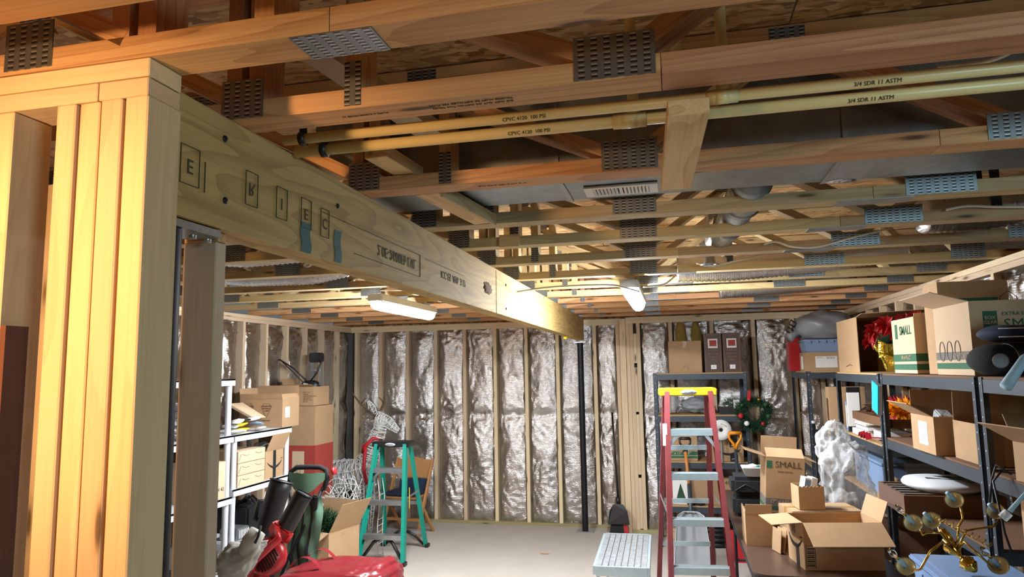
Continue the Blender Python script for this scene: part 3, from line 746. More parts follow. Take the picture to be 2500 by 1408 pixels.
# broom with dustpan
t = thing('broom', 'black long-handled broom and dustpan standing by the triple stud', 'broom', (-.69, 8.27, 0))
MB().tube([(-.04, .02, 1.38), (0, 0, .36)], .012, 10).build('handle', 'black', t)
MB().tube([(-.005, 0, .42), (0, -.01, .33)], .024, 12).build('socket', 'black', t)
MB().poly([(-.055, -.03, .34), (.055, -.03, .34), (.10, -.05, .27), (.125, -.06, .12), (-.125, -.06, .12), (-.10, -.05, .27)], .02).build('dustpan', 'black', t, bev=.004)
MB().hexa([Vector(v) for v in ((-.115, -.04, 0.002), (.06, -.04, 0.002), (.06, .01, 0.002), (-.115, .01, 0.002), (-.09, -.035, .12), (.05, -.035, .12), (.05, .0, .12), (-.09, .0, .12))]).build('bristles', 'black_soft', t)
MB().hexa([Vector(v) for v in ((.06, -.04, 0.002), (.115, -.04, 0.002), (.115, .01, 0.002), (.06, .01, 0.002), (.05, -.035, .12), (.09, -.035, .12), (.09, .0, .12), (.05, .0, .12))]).build('red_bristles', 'red_plastic', t)
# chip of debris on the floor
tag(MB().blob((0, 0, .004), (.05, .015, .004), .3, 2, 10, 6).build('wood_chip', 'chairwood', None, tuple(at(1330, 1352, 2, .0))), 'small brown wood chip lying on the open concrete floor', 'chip')

# folding chair
t = thing('folding_chair', 'beech folding chair with navy cushion behind the green ladder', 'chair', (-3.12, 7.86, 0), -.12)
def panel(m, pts, th): return m.poly(pts, th)
MB().poly([(-.22, .17, .63), (.22, .17, .63), (.225, .19, .84), (.12, .19, .85), (.0, .19, .875), (-.12, .19, .85), (-.225, .19, .84)], .016).build('backrest', 'chairwood', t, bev=.003)
for s in (-1, 1):
    MB().bar((s * .235, -.22, 0), (s * .235, .2, .85), .035, .022, (0, 1, 0)).build('leg', 'chairwood', t)
    MB().bar((s * .21, .25, 0), (s * .21, -.14, .47), .035, .022, (0, 1, 0)).build('leg', 'chairwood', t)
MB().box((-.2, -.2, .44), (.2, .16, .465)).build('seat', 'chairwood', t, bev=.004)
MB().box((-.19, -.19, .466), (.19, .15, .52)).build('cushion', 'navy', t, bev=.015)
MB().poly([(-.19, .15, .50), (.19, .15, .50), (.19, .17, .62), (-.19, .17, .62)], .02).build('back_pad', 'navy', t)
MB().bar((-.2, .19, .13), (.2, .19, .13), .03, .015, (0, 0, 1)).build('stretcher', 'chairwood', t)
MB().bar((-.23, -.12, .2), (.23, -.12, .2), .03, .015, (0, 0, 1)).build('stretcher', 'chairwood', t)

# ================================================================== LEFT SHELVES AND WHAT STANDS ON THEM
def plastic_shelf(label, y0, y1, tiers, x0=-4.09, x1=-3.62, top=None):
    t = thing('plastic_shelf', label, 'shelf', (x0, y0, 0), 0, 'white plastic shelves'); X, Yy = x1 - x0, y1 - y0
    for k, z in enumerate(tiers):
        m = MB(); m.box((0, 0, z - .012), (X, Yy, z)); o = m.build('shelf_board', 'white_plastic', t)
        MB().box((X - .012, 0, z - .055), (X, Yy, z + .0)).build('shelf_lip', 'white_plastic', o)
        for yy in (0, Yy - .012): MB().box((0, yy, z - .055), (X - .013, yy + .012, z - .0125)).build('shelf_lip', 'white_plastic', o)
    for x in (.035, X - .035):
        for y in (.035, Yy - .035):
            zz = [0] + list(tiers)
            for a, b in zip(zz[:-1], zz[1:]): MB().lathe([(.026, a + .001), (.024, (a + b) / 2), (.026, b - .056)], (x, y, 0), 12).build('leg', 'white_plastic', t)
    return t
plastic_shelf('white plastic shelf unit loaded with stacked flat boxes and a smiling-arrow box', 5.23, 6.12, [.5, .94, 1.39])
plastic_shelf('taller white plastic shelf unit partly hidden by the stud pack', 4.28, 5.21, [.28, .89, 1.39, 1.86])

b = carton('shipping_box', 'open brown carton stamped with a diamond seal, on the white shelf top', (-3.87, 6.13, 1.391), (.46, .30, .27), 0, 'card', {'front': (.05, 100), 'back': (.12, 88), 'left': (.1, 95), 'right': (.05, 60)})
for xo in (.06, -.13):
    m = MB(); P_ = [(-.055, .045), (-.03, .075), (.03, .075), (.055, .045), (0, -.06)]
    for i in range(5): m.bar((P_[i][0] + xo, -.151, P_[i][1] + .15), (P_[(i + 1) % 5][0] + xo, -.151, P_[(i + 1) % 5][1] + .15), .003, .001, (0, 1, 0))
    m.build('diamond_seal', 'ink_brown', b)
    for k, s_ in enumerate(('AMERICAN', 'FITTINGS', 'CORP')): text(s_, .019, 'ink_brown', b, (xo, -.1512, .2 - k * .022))
text('MADE IN USA', .014, 'ink_brown', b, (.06, -.1512, .065)); decal(b, (.2302, -.1, .09), (.231, -.02, .19), 'paper', 'shipping_label')
b = carton('shipping_box', 'taped brown carton with black print, on top of the tall red banded box', (-3.93, 6.93, 1.555), (.36, .34, .2), 0, 'card', {'front': (.05, 150), 'left': (.09, 110)})
for k in range(6): text(('PKG 1 OF 2', 'FRAGILE', 'HANDLE WITH CARE', 'THIS SIDE UP', 'NET WT 9 KG', 'LOT 44')[k], .016, 'ink_brown', b, (.06, -.171, .14 - k * .02), align='LEFT')
b = carton('tall_box', 'tall carton with a brick red printed lower half beside the shelf', (-3.92, 6.95, 0), (.40, .4, 1.55), 0, 'card', open_top=False, tape=False)
decal(b, (-.201, -.2025, .6), (.201, -.2012, 1.14), 'red_print'); decal(b, (.2012, -.2, .6), (.2025, .2, 1.14), 'red_print'); decal(b, (-.06, -.2035, .6), (.08, -.2026, 1.08), 'card_pale', 'plain_strip')
for k, s_ in enumerate(('ARTIFICIAL TREE 7.5 FT', 'PRE-LIT  CLEAR LIGHTS')): text(s_, .02, 'ink_brown', b, (-.0 + k * .035, -.2038, .85), (PI / 2, -PI / 2, 0))
# black string trimmer head with two bars
t = thing('garden_tool', 'black garden tool with two long bent bars, resting in the upper carton', 'tool', (-3.93, 6.93, 1.68))
MB().tube([(.02, 0, .12), (-.16, -.02, .28), (-.30, -.05, .37), (-.34, -.05, .38)], .009, 8).build('guide_bar', 'black', t)
MB().tube([(-.0, 0, .08), (-.14, -.02, .22), (-.28, -.05, .355)], .006, 8).build('guide_bar', 'black', t)
MB().tube([(.02, 0, .1), (.12, 0, .22), (.19, .02, .4)], .010, 8).build('guide_bar', 'black', t)
MB().blob((.04, 0, .08), (.11, .06, .06), .3, 3, 20, 12, seed=4).build('tool_head', 'black', t)
MB().box((.0, -.075, .07), (.05, -.065, .11), (0, .2, 0)).build('price_tag', 'paper', t)
MB().poly([(-.02, -.04, .05), (.14, -.04, -.02), (.16, -.02, .04), (.05, -.02, .1)], .02).build('guard', 'black', t)
# little aluminium ladder leaning on the wall
t = thing('small_ladder', 'small aluminium ladder leaning on the left wall behind the cartons', 'ladder', (-4.0, 7.24, 0), 0)
for s in (-1, 1): MB().bar((s * .13, -.06, 0), (s * .05, .04, 2.06), .02, .05, (1, 0, 0)).build('side_rail', 'alu', t)
for k in range(4): MB().box((-.09 + k * .01, 0, 1.5 + k * .14), (.09 - k * .01, .06, 1.525 + k * .14)).build('step', 'alu', t)
MB().box((-.07, -.03, 2.02), (.07, .08, 2.13)).build('top_cap', 'black', t, bev=.01)
# things on the upper tier of shelf B
t = thing('foam_tray', 'tan moulded tray propped against the carton on the upper tier', 'tray', (-3.89, 5.82, 1.44), 0)
MB().grid(lambda u, v: Vector((-.16 + .26 * u, -.10 + .23 * v, .05 + .14 * (1 - u) + .02 * math.sin(PI * u) * math.sin(PI * v))), 8, 8).build('tray_shell', 'card_pale', t)
MB().bar((-.16, -.11, .19), (.11, -.11, .06), .02, .012, (0, 0, 1)).build('tray_rim', 'card_pale', t)
for i in range(9):
    rr = random.Random(i); c = Vector((-3.70 + rr.uniform(-.06, .05), 5.32 + .155 * (i % 3) + rr.uniform(-.02, .02), 1.414 + .042 * (i // 3)))
    mm = ('paper', 'yellow', 'paper', 'white_plastic', 'yellow', 'tote', 'paper', 'black', 'paper')[i]
    nmm = ('folded_leaflet', 'yellow_pouch', 'folded_leaflet', 'plastic_tub', 'yellow_pouch', 'plastic_pouch', 'folded_leaflet', 'black_strap', 'folded_leaflet')[i]
    lb = ('crumpled white leaflet at the near end of the upper tier', 'yellow plastic pouch under the tan tray', 'white leaflet leaning beside the yellow pouch', 'small white tub on the shelf edge', 'yellow glove like pouch on top of the leaflets',
          'pale blue bag lying beside the tray', 'white sheet lying on the yellow pouch', 'black folded strap behind the white tub', 'white and purple packet at the front lip of the shelf')[i]
    o = MB().blob((0, 0, 0), (.07 + .01 * rr.random(), .055, .014), .4, 3, 16, 8, seed=i + 3).build(nmm, mm, None, c, (rr.uniform(-.2, .2), rr.uniform(-.2, .2), rr.uniform(0, 3)))
    tag(o, lb, 'packaging')
# stacked flat boxes (tier 0.94)
for k, (lb) in enumerate(('bottom one of three stacked flat kraft boxes', 'middle one of three stacked flat kraft boxes', 'top one of three stacked flat kraft boxes')):
    z = .941 + k * .102
    t = thing('flat_box', lb + ' on the white shelf', 'box', (-3.82, 5.51, z), 0, 'stacked flat kraft boxes')
    MB().box((-.18, -.2, 0), (.18, .2, .098)).build('box_body', 'card_pale', t, bev=.002)
    for yy in (-.09, .1): MB().tube([(.181, yy - .05, .07), (.182, yy, .055), (.181, yy + .05, .06)], .0015, 4).build('slot_line', 'ink_brown', t)
    MB().bar((.1812, -.19, .02), (.1812, -.16, .075), .003, .001, (1, 0, 0)).build('slot_line', 'ink_brown', t)
def smile(parent, fn, w_, mat='ink'):
    pts = [fn(-w_ / 2 + w_ * k / 14, -.22 * w_ * math.sin(PI * k / 14) ** .8) for k in range(15)]
    MB().tube(pts, [max(.0015, w_ * .045 * math.sin(PI * (k + .6) / 15.5)) for k in range(15)], 6).build('arrow_print', mat, parent)
    a = fn(w_ * .5, .02 * w_); MB().bar(fn(w_ * .40, .07 * w_), fn(w_ * .54, .08 * w_), .012, .001, (1, .3, 0)).build('arrow_head', mat, parent)
b = carton('parcel_box', 'open parcel box with black tape and curved arrow on the middle shelf tier', (-3.80, 5.905, .941), (.27, .30, .25), 0, 'card', {'right': (.17, 115), 'back': (.12, 85)})
smile(b, lambda a, c: Vector((.1372, a, .15 + c)), .24); decal(b, (.1355, -.025, 0.0), (.1375, .02, .25), 'black_tape', 'black_tape')
MB().blob((0, 0, .25), (.09, .09, .07), .5, 3, 20, 12, seed=8).build('bubble_wrap', 'film', b)
b = carton('pale_box', 'pale kraft box marked with a small code on the hidden white shelf', (-3.82, 4.98, .891), (.38, .3, .3), 0, 'card_pale', open_top=False, tape=False)
text('TV 42', .04, 'ink', b, (.1912, .08, .08), (PI / 2, 0, PI / 2))
t = thing('brown_box', 'dark brown carton standing behind the three flat boxes', 'box', (-4.05, 5.66, .941)); MB().box((-.03, -.12, 0), (.03, .16, .33)).build('box_body', 'card_dark', t, bev=.003)
for k in range(5):
    t = thing('clear_bin', ('clear plastic hardware bin at the bottom of the stack on the hidden white shelf', 'second clear plastic hardware bin up in the stack', 'third clear plastic hardware bin up in the stack', 'fourth clear plastic hardware bin up in the stack', 'clear plastic hardware bin topping the stack')[k], 'bin', (-3.80, 4.90, 1.391 + k * .058), rnd.uniform(-.1, .1), 'clear hardware bins')
    MB().box((-.13, -.17, .0), (.13, .17, .042)).build('bin_body', 'film', t, bev=.004); MB().box((-.14, -.18, .043), (.14, .18, .055)).build('bin_lid', 'tote' if k % 2 else 'white_plastic', t, bev=.003)
t = thing('water_jug', 'pale blue jug with white base on top of the hidden white shelf', 'jug', (-3.72, 4.86, 1.861))
MB().lathe([(0, 0), (.1, 0), (.105, .05), (.1, .1), (.1, .1)], (0, 0, 0), 20).build('jug_base', 'white_plastic', t)
MB().lathe([(.1, .102), (.11, .2), (.1, .34), (.05, .42), (.04, .45), (0, .45)], (0, 0, 0), 20).build('jug_body', 'tote', t)
MB().tube([(.1, 0, .15), (.17, 0, .2), (.16, 0, .12), (.1, -.02, .1)], .006, 6).build('cord', 'black', t)
# bottom tiers
t = thing('device_case', 'grey metal cased device on the lowest hidden shelf tier', 'device', (-3.86, 4.77, .281)); MB().box((-.2, -.17, 0), (.2, .17, .17)).build('case', 'shelf_steel', t, bev=.006); MB().box((.2, -.1, .06), (.203, .0, .1)).build('maker_plate', 'paper', t)
t = thing('device_case', 'grey box set on top of the metal cased device', 'device', (-3.86, 4.77, .452)); MB().box((-.17, -.14, 0), (.17, .14, .11)).build('case', 'alu', t, bev=.006)
t = thing('battery_charger', 'grey battery charger with ribbed vents on the lower shelf tier', 'charger', (-3.74, 5.42, .501)); MB().box((-.08, -.09, 0), (.1, .09, .1)).build('case', 'alu', t, bev=.012)
for k in range(7): MB().box((.1, -.07 + k * .021, .02), (.104, -.06 + k * .021, .085)).build('vent_rib', 'white_plastic', t)
t = thing('speaker_box', 'black case lying at the back of the lower shelf tier', 'case', (-3.86, 5.72, .501)); MB().box((-.2, -.15, 0), (.15, .15, .24)).build('case', 'black', t, bev=.02)
for k in range(3): MB().tube([(.0, -.1 + .06 * k, .24), (.06, -.05 + .05 * k, .3), (.14, .0 + .05 * k, .2)], .012, 6).build('cable_loop', 'black_soft', t)

# ================================================================== THE PILE IN FRONT OF THE LEFT SHELVES
def blower(label, loc, p_base, p_top, r0, r1, red):
    t = thing('leaf_blower', label, 'blower', loc, 0)
    a, b = Vector(p_base), Vector(p_top); d = (b - a).normalized()
    MB().tube([a + (b - a) * k / 6 for k in range(7)] + [b + d * .001], [r0 + (r1 - r0) * k / 6 for k in range(7)] + [r1 * .93], 22, cap=False).build('blow_tube', 'black', t)
    MB().tube([a - d * .04, a + d * .02], r0 * 1.12, 22).build('tube_collar', 'red_plastic' if red else 'black', t)
    MB().tube([b - d * .01, b - d * .004], r1 * 1.06, 22).build('tube_rim', 'black', t)
    return t, a, b, d
t, a, b, d = blower('wide black tube of a garden vacuum leaning up from the canvas bag', (-2.75, 4.45, 0), at(640, 1322, 1, 4.42) - Vector((-2.75, 4.45, 0)), at(688, 1172, 1, 4.52) - Vector((-2.75, 4.45, 0)), .07, .08, False)
MB().blob(a - d * .2 + Vector((.03, .07, 0)), (.09, .08, .17), .1, 2, 20, 14, seed=2).build('motor_housing', 'black', t)
MB().tube([a - d * .38 + Vector((0, 0, .0)), (a.x - .05, a.y, .012)], .03, 8).build('support_foot', 'black', t)
MB().tube([(-.08, .2, .99), (-.16, .05, 1.0), (-.14, -.02, .9), (-.06, 0, .85)], .016, 8).build('side_handle', 'black', t)
t, a, b, d = blower('red leaf blower with angular black nozzle leaning beside the vacuum tube', (-2.4, 4.05, 0), at(690, 1300, 1, 4.05) - Vector((-2.4, 4.05, 0)), at(743, 1203, 1, 4.12) - Vector((-2.4, 4.05, 0)), .058, .056, True)
# red fan housing with ribs
fc = at(655, 1358, 1, 3.98) - Vector((-2.4, 4.05, 0))
MB().lathe([(0, -.05), (.08, -.05), (.11, -.03), (.115, .02), (.09, .05), (0, .055)], fc, 26, (.2, -1, .25)).build('fan_housing', 'red_plastic', t)
for k in range(9):
    q = fc + Vector((.2, -1, .25)).normalized() * .054; u_ = Vector((.72, .3, .62)); v_ = Vector((.62, -.2, -.72))
    o_ = (k - 4) * .017; ln = math.sqrt(max(.0001, .085 ** 2 - o_ ** 2)); MB().bar(q + u_ * o_ - v_ * ln, q + u_ * o_ + v_ * ln, .005, .01, (0, 1, 0)).build('intake_rib', 'black', t)
MB().tube([a + Vector((.0, -.07, .04)), fc + Vector((.12, -.08, .13)), fc + Vector((-.03, -.1, .0)), fc + Vector((-.14, -.08, -.18))], [.02, .022, .026, .03], 10).build('handle_bridge', 'red_plastic', t)
MB().box(a + Vector((-.07, -.06, -.02)), a + Vector((.07, .02, .05)), (0, .6, .1)).build('nozzle_clamp', 'red_plastic', t, bev=.012)
MB().tube([fc + Vector((-.02, 0, -.05)), fc + Vector((-.14, .02, -.3)), fc + Vector((-.2, .05, -.588))], [.05, .05, .03], 12).build('motor_body', 'red_plastic', t)
t2 = thing('canvas_bag', 'dirty off-white canvas collection bag slumped over the black cases', 'bag', (at(585, 1335, 1, 3.74).x, 3.74, 0))
def canv(u, v):
    th = u * 2 * PI; ph = v * PI; d = Vector((math.sin(ph) * math.cos(th), math.sin(ph) * math.sin(th), math.cos(ph)))
    k = 1 + .26 * noise.noise(d * 1.8 + Vector((3, 0, 1))) + .10 * abs(noise.noise(d * 4.2)) * 2 - .05 * abs(noise.noise(d * 8 + Vector((4, 1, 1))))
    return Vector((d.x * .145 * k + d.z * .03, d.y * .085 * k, .80 + d.z * .10 * k + .10 * max(0, d.x) ** 2))
MB().grid(canv, 48, 32).build('bag_body', 'canvas', t2)
MB().tube([(.06, -.03, .86), (.09, -.02, .93), (.12, .0, .985)], [.05, .055, .048], 14).build('bag_neck', 'canvas', t2)
MB().tube([(.14, -.06, .93), (.155, -.05, .97), (.15, -.02, 1.02)], .008, 6).build('neck_band', 'black_soft', t2)
MB().blob((-.05, .0, .30), (.11, .09, .36), .12, 2, 20, 14, seed=9, flat=-.298).build('black_liner', 'black_soft', t2)
# folded stroller
t = thing('folded_stroller', 'folded sage green stroller with grey foam handle bar', 'stroller', (-2.78, 5.02, 0))
MB().tube([(-.20, 0, 1.02), (-.19, 0, 1.13), (-.14, 0, 1.165), (-.04, 0, 1.17), (.06, 0, 1.17), (.11, 0, 1.15), (.125, 0, 1.08), (.1, -.02, 1.0)], .02, 12).build('handle_bar', 'black_soft', t)
MB().tube([(.1, -.02, 1.02), (-.02, -.1, .72), (-.12, -.15, .50), (-.2, -.2, .24), (-.24, -.22, .02)], .013, 8).build('frame_tube', 'black_steel', t)
MB().tube([(-.2, 0, 1.02), (-.18, .06, .6), (-.1, .12, .02)], .013, 8).build('frame_tube', 'black_steel', t)
MB().tube([(.02, -.04, .86), (.04, -.02, .6), (.03, .05, .02)], .016, 8).build('frame_tube', 'black_steel', t)
MB().grid(lambda u, v: Vector((-.19 + .31 * u, -.06 * math.sin(PI * u) - .03, 1.135 - (.05 + .11 * math.sin(PI * u)) * v + .003 * math.sin(u * 24))), 24, 8).build('canopy', 'green_cloth', t)
def clothf(u, v):
    return Vector((-.16 + .26 * u + .02 * math.sin(v * 9), -.05 - .05 * math.sin(PI * u) + .03 * noise.noise(Vector((u * 4, v * 6, 2))), .96 - .80 * v + .02 * noise.noise(Vector((u * 5, v * 5, 7)))))
MB().grid(clothf, 20, 40).build('seat_fabric', 'green_cloth', t)
for k, (x, z) in enumerate(((-.1, .8), (.0, .55), (-.06, .35))): MB().grid(lambda u, v: clothf(min(1, .2 + .25 * k + u * .07), v) + Vector((0, -.012, 0)), 6, 30).build('harness_strap', 'black_soft', t)
MB().box((.05, -.12, .86), (.1, -.08, .98), (.1, .2, 0)).build('mesh_pocket', 'black_soft', t, bev=.01)
MB().box((-.12, -.09, .94), (-.04, -.075, .985), (0, .3, 0)).build('orange_tag', plain('orange_tag', srgb('#d98a3a')), t)
for x, y in ((-.24, -.2), (.03, .06)): MB().lathe([(.05, -.018), (.075, -.012), (.075, .012), (.05, .018)], (x, y, .076), 20, (1, .2, 0)).build('wheel', 'black', t)
MB().lathe([(0, 0), (.03, .0), (.03, .02), (0, .02)], (.17, 0, 1.14), 12, (1, 0, .3)).build('end_knob', 'red_plastic', t)
t = thing('rake_shaft', 'thin red shaft leaning behind the canvas bag', 'tool', (-3.2, 4.95, 0)); MB().tube([(-.06, 0, .0), (.14, 0, .9)], .009, 6).build('shaft', 'red_plastic', t)

# red vinyl bag
t = thing('storage_bag', 'glossy red vinyl storage bag with strap handles in the front', 'bag', (-2.345, 4.56, 0))
def rb(u, v):
    th = u * 2 * PI; ph = v * PI; s_ = math.sin(ph); d = Vector((s_ * math.cos(th), s_ * math.sin(th), math.cos(ph)))
    e = lambda a, p: math.copysign(abs(a) ** p, a)
    k = 1 + .05 * noise.noise(d * 3) - .05 * abs(noise.noise(d * 5 + Vector((0, 3, 0)))) - .025 * abs(noise.noise(Vector((d.x * 4 + d.z * 9, d.y * 12, d.z * 3))))
    z = .30 + e(d.z, .6) * .30 * k; x = e(d.x, .55) * .46 * k
    if z > .3: z += .06 * d.x + .06 * max(0, x / .46) ** 6
    return Vector((x, e(d.y, .6) * .36 * k, max(0.002, z)))
MB().grid(rb, 90, 60).build('bag_body', 'red_tarp', t)
for oy in (-.12, .1):
    MB().grid(lambda u, v: Vector((-.26 + .24 * u + v * .0, oy - .04 * v, .585 + .085 * math.sin(PI * u) ** .7 - .02 * u)), 14, 1).build('strap_handle', 'red_tarp', t)

# open carton with artificial greenery
b = carton('open_carton', 'open carton of artificial greenery in front of the white wire deer', (-3.29, 6.2, 0), (.46, .42, .45), -.25, 'card', {'back': (.22, 95), 'right': (.30, 120), 'left': (.16, 100), 'front': (.2, 200)})
def needles(parent, c, R, n, seed, name='foliage', mat='leaf', ln=.06, wd=.006, squash=.8):
    rr = random.Random(seed); m = MB()
    for i in range(n):
        d = Vector((rr.gauss(0, 1), rr.gauss(0, 1), rr.gauss(0, 1))).normalized(); p = Vector(c) + Vector((d.x * R, d.y * R, d.z * R * squash)) * rr.uniform(.3, 1)
        q = p + (d + Vector((rr.uniform(-.7, .7), rr.uniform(-.7, .7), rr.uniform(-.5, .7)))).normalized() * ln
        s_ = (q - p).cross(Vector((rr.random(), rr.random(), rr.random()))).normalized() * wd
        m._add([p - s_, p + s_, q], [(0, 1, 2)])
    o = m.build(name, mat, parent); o['kind'] = 'stuff'; return o
needles(b, (-.02, -.05, .43), .22, 3200, 5, ln=.08, wd=.005)
# white wire reindeer
def deer(label, loc, rz, sc, standing=True):
    t = thing('wire_reindeer', label, 'decoration', loc, rz, None)
    rr = random.Random(int(sc * 100)); 
    def wrap(path, rad, name, turns=9, n=3):
        m = MB(); L = len(path)
        def P(t_):
            t_ = max(0, min(.999, t_)) * (L - 1); i = int(t_); f = t_ - i; return path[i].lerp(path[i + 1], f), rad[i] * (1 - f) + rad[i + 1] * f
        for s_ in range(n):
            ph = rr.uniform(0, 6); pts = []
            N = turns * 9
            for k in range(N + 1):
                p, r = P(k / N); d = (P(k / N + .03)[0] - P(k / N - .03)[0]).normalized(); a = d.orthogonal().normalized(); b_ = d.cross(a)
                an = ph + (1 if s_ % 2 else -1) * k * 2 * PI / 9 + rr.uniform(-.25, .25); pts.append(p + (a * math.cos(an) + b_ * math.sin(an)) * r * rr.uniform(.85, 1.12))
            m.tube(pts, .0035 * sc, 4)
        for s_ in range(6):
            an0 = s_ * PI / 3; pts = []
            for k in range(9):
                p, r = P(k / 8); d = (P(k / 8 + .03)[0] - P(k / 8 - .03)[0]).normalized(); a = d.orthogonal().normalized(); b_ = d.cross(a); pts.append(p + (a * math.cos(an0) + b_ * math.sin(an0)) * r)
            m.tube(pts, .004 * sc, 4)
        m.build(name, 'wire_white', t)
    V = lambda *a: Vector(a) * sc
    wrap([V(-.38, 0, .55), V(-.2, 0, .60), V(0, 0, .62), V(.2, 0, .68)], [.10 * sc, .16 * sc, .14 * sc, .12 * sc], 'body', 14, 5)
    wrap([V(.17, 0, .7), V(.24, 0, .9), V(.3, 0, 1.06), V(.33, 0, 1.14)], [.12 * sc, .09 * sc, .07 * sc, .06 * sc], 'neck', 10, 4)
    wrap([V(.27, 0, 1.16), V(.38, 0, 1.13), V(.49, 0, 1.04)], [.08 * sc, .06 * sc, .025 * sc], 'head', 8, 4)
    for x, y in ((-.33, -.07), (-.28, .08), (.12, -.07), (.17, .07)):
        wrap([V(x, y, .55), V(x + .02, y, .3), V(x, y, .01)], [.05 * sc, .03 * sc, .018 * sc], 'leg', 7, 2)
    wrap([V(.25, 0, 1.2), V(.23, -.05, 1.28), V(.2, -.06, 1.34)], [.03 * sc, .035 * sc, .01 * sc], 'ear', 3, 2)
    for s_ in (-1, 1):
        m = MB(); A = [V(.27, s_ * .03, 1.18), V(.25 + .04 * s_, s_ * .06, 1.25), V(.22 + .09 * s_, s_ * .08, 1.31), V(.17 + .15 * s_, s_ * .08, 1.44)]
        m.tube(A, [.014 * sc, .014 * sc, .012 * sc, .005 * sc], 6); m.tube([A[1], A[1] + V(.03 * s_, 0, .07)], [.01 * sc, .004 * sc], 6); m.tube([A[2], A[2] + V(-.05 * s_, 0, .06)], [.01 * sc, .004 * sc], 6)
        m.build('antler', 'bark', t)
    MB().tube([V(.15, -.07, .84), V(.18, -.12, .9), V(.27, -.1, .98), V(.33, 0, .97), V(.27, .1, .98), V(.18, .08, .9)], .018 * sc, 8).build('red_scarf', 'red_cloth', t)
    MB().tube([V(.2, -.12, .9), V(.19, -.14, .7), V(.22, -.13, .55)], .016 * sc, 8).build('scarf_tail', 'red_cloth', t)
    return t
deer('tall white wire reindeer with brown antlers and red scarf in the corner', (-3.70, 7.56, 0), .05, 1.17)
t = thing('wire_tangle', 'heap of tangled white wire lawn figures behind the open carton', 'decoration', (-3.62, 6.80, 0))
m = MB(); rr = random.Random(12)
for k in range(46):
    c = Vector((rr.uniform(.02, .34), rr.uniform(-.12, .10), rr.uniform(.25, .74))); R = rr.uniform(.04, .13); a = Vector((rr.gauss(0, 1), rr.gauss(0, 1), rr.gauss(0, 1))).normalized(); e1 = a.orthogonal().normalized(); e2 = a.cross(e1)
    m.tube([c + (e1 * math.cos(j * PI / 6) + e2 * math.sin(j * PI / 6)) * R * rr.uniform(.8, 1.2) for j in range(rr.choice((9, 11, 12)))], .0042, 4)
for k in range(110):
    p = Vector((rr.uniform(.0, .36), rr.uniform(-.12, .10), rr.uniform(.03, .76))); q = p + Vector((rr.uniform(-.1, .1), rr.uniform(-.1, .1), rr.uniform(-.16, .16))); q.z = max(.02, q.z); m.bar(p, q, .006, .005)
for x in (.02, .12, .22, .32):
    for y in (-.1, .1): m.bar((x, y, 0), (x + .02, y, .35), .008, .008)
m.build('wire_figure', 'wire_white', t)
t = thing('wire_leg_piece', 'single white wire leg frame standing under the green ladder', 'decoration', (-3.02, 6.86, 0))
m = MB()
for x in (-.025, .03): m.tube([(x, 0, .0), (x - .01, 0, .3), (x, .03, .62), (x - .03, .04, .8)], .004, 5)
for k in range(11): m.bar((-.025, 0, .02 + k * .06), (.03, 0, .05 + k * .06), .005, .004)
m.build('wire_frame', 'wire_white', t)
# ================================================================== STEEL RACK ON THE BACK WALL AND ITS CONTENTS
RX = -.225; RYF = 7.76
rack('grey steel rack facing the camera behind the red ladder', RX, .75, RYF, 8.22, [.42, .88, 1.37, 1.82])
Z1 = 1.833
b = carton('storage_carton', 'plain tan square carton at the left end of the rear rack top', (.125, 7.98, Z1), (.35, .35, .345), 0, 'card', open_top=False, tape=False)
decal(b, (-.02, -.1765, .27), (.02, -.1755, .345), 'tape_m', 'tape_scrap'); MB().tube([(-.03, -.176, .04), (-.02, -.1765, .07), (.02, -.1765, .075), (.03, -.176, .03)], .0015, 4).build('crease_mark', 'ink_brown', b)
for k, (x, lb) in enumerate(((.42, 'dark brown patterned gift carton beside the plain tan carton'), (.615, 'dark brown patterned gift carton at the right end of the rear rack top'))):
    t = thing('gift_carton', lb, 'box', (x, 7.95, Z1), 0, 'brown patterned cartons'); w_ = .092
    MB().box((-w_, -.16, 0), (w_, .16, .42)).build('box_body', 'choc' if 'choc' in M_ else 'card_dark', t, bev=.002)
    m = MB()
    for s_ in (-1, 1):
        for q in range(19):
            z = .012 + q * .022; m.bar((s_ * (w_ - .005), -.1612, z - .01), (s_ * (w_ - .02), -.1612, z + .01), .003, .001, (0, 1, 0)); m.bar((s_ * (w_ - .02), -.1612, z - .01), (s_ * (w_ - .005), -.1612, z + .01), .003, .001, (0, 1, 0))
    for q in range(6):
        for z in (.012, .405): m.bar((-.06 + q * .022, -.1612, z - .008), (-.048 + q * .022, -.1612, z + .008), .003, .001, (0, 1, 0)); m.bar((-.048 + q * .022, -.1612, z - .008), (-.06 + q * .022, -.1612, z + .008), .003, .001, (0, 1, 0))
    m.build('lattice_border', 'lattice' if 'lattice' in M_ else 'gold_foil', t)
    decal(t, (-.05, -.1615, .26), (.05, -.1605, .36), 'paper', 'photo_panel'); decal(t, (-.035, -.162, .28), (.04, -.1612, .345), 'red_print', 'photo_panel')
    for q, s_ in enumerate(('RED WINE GLASS', 'hand blown crystal', 'SET OF FOUR', '18 oz')): text(s_, .015, 'tape_m', t, (0, -.1616, .235 - q * .035))
    decal(t, (-.028, -.162, .035), (.028, -.1612, .08), 'paper', 'number_label'); text('1', .03, 'ink', t, (0, -.1626, .057))
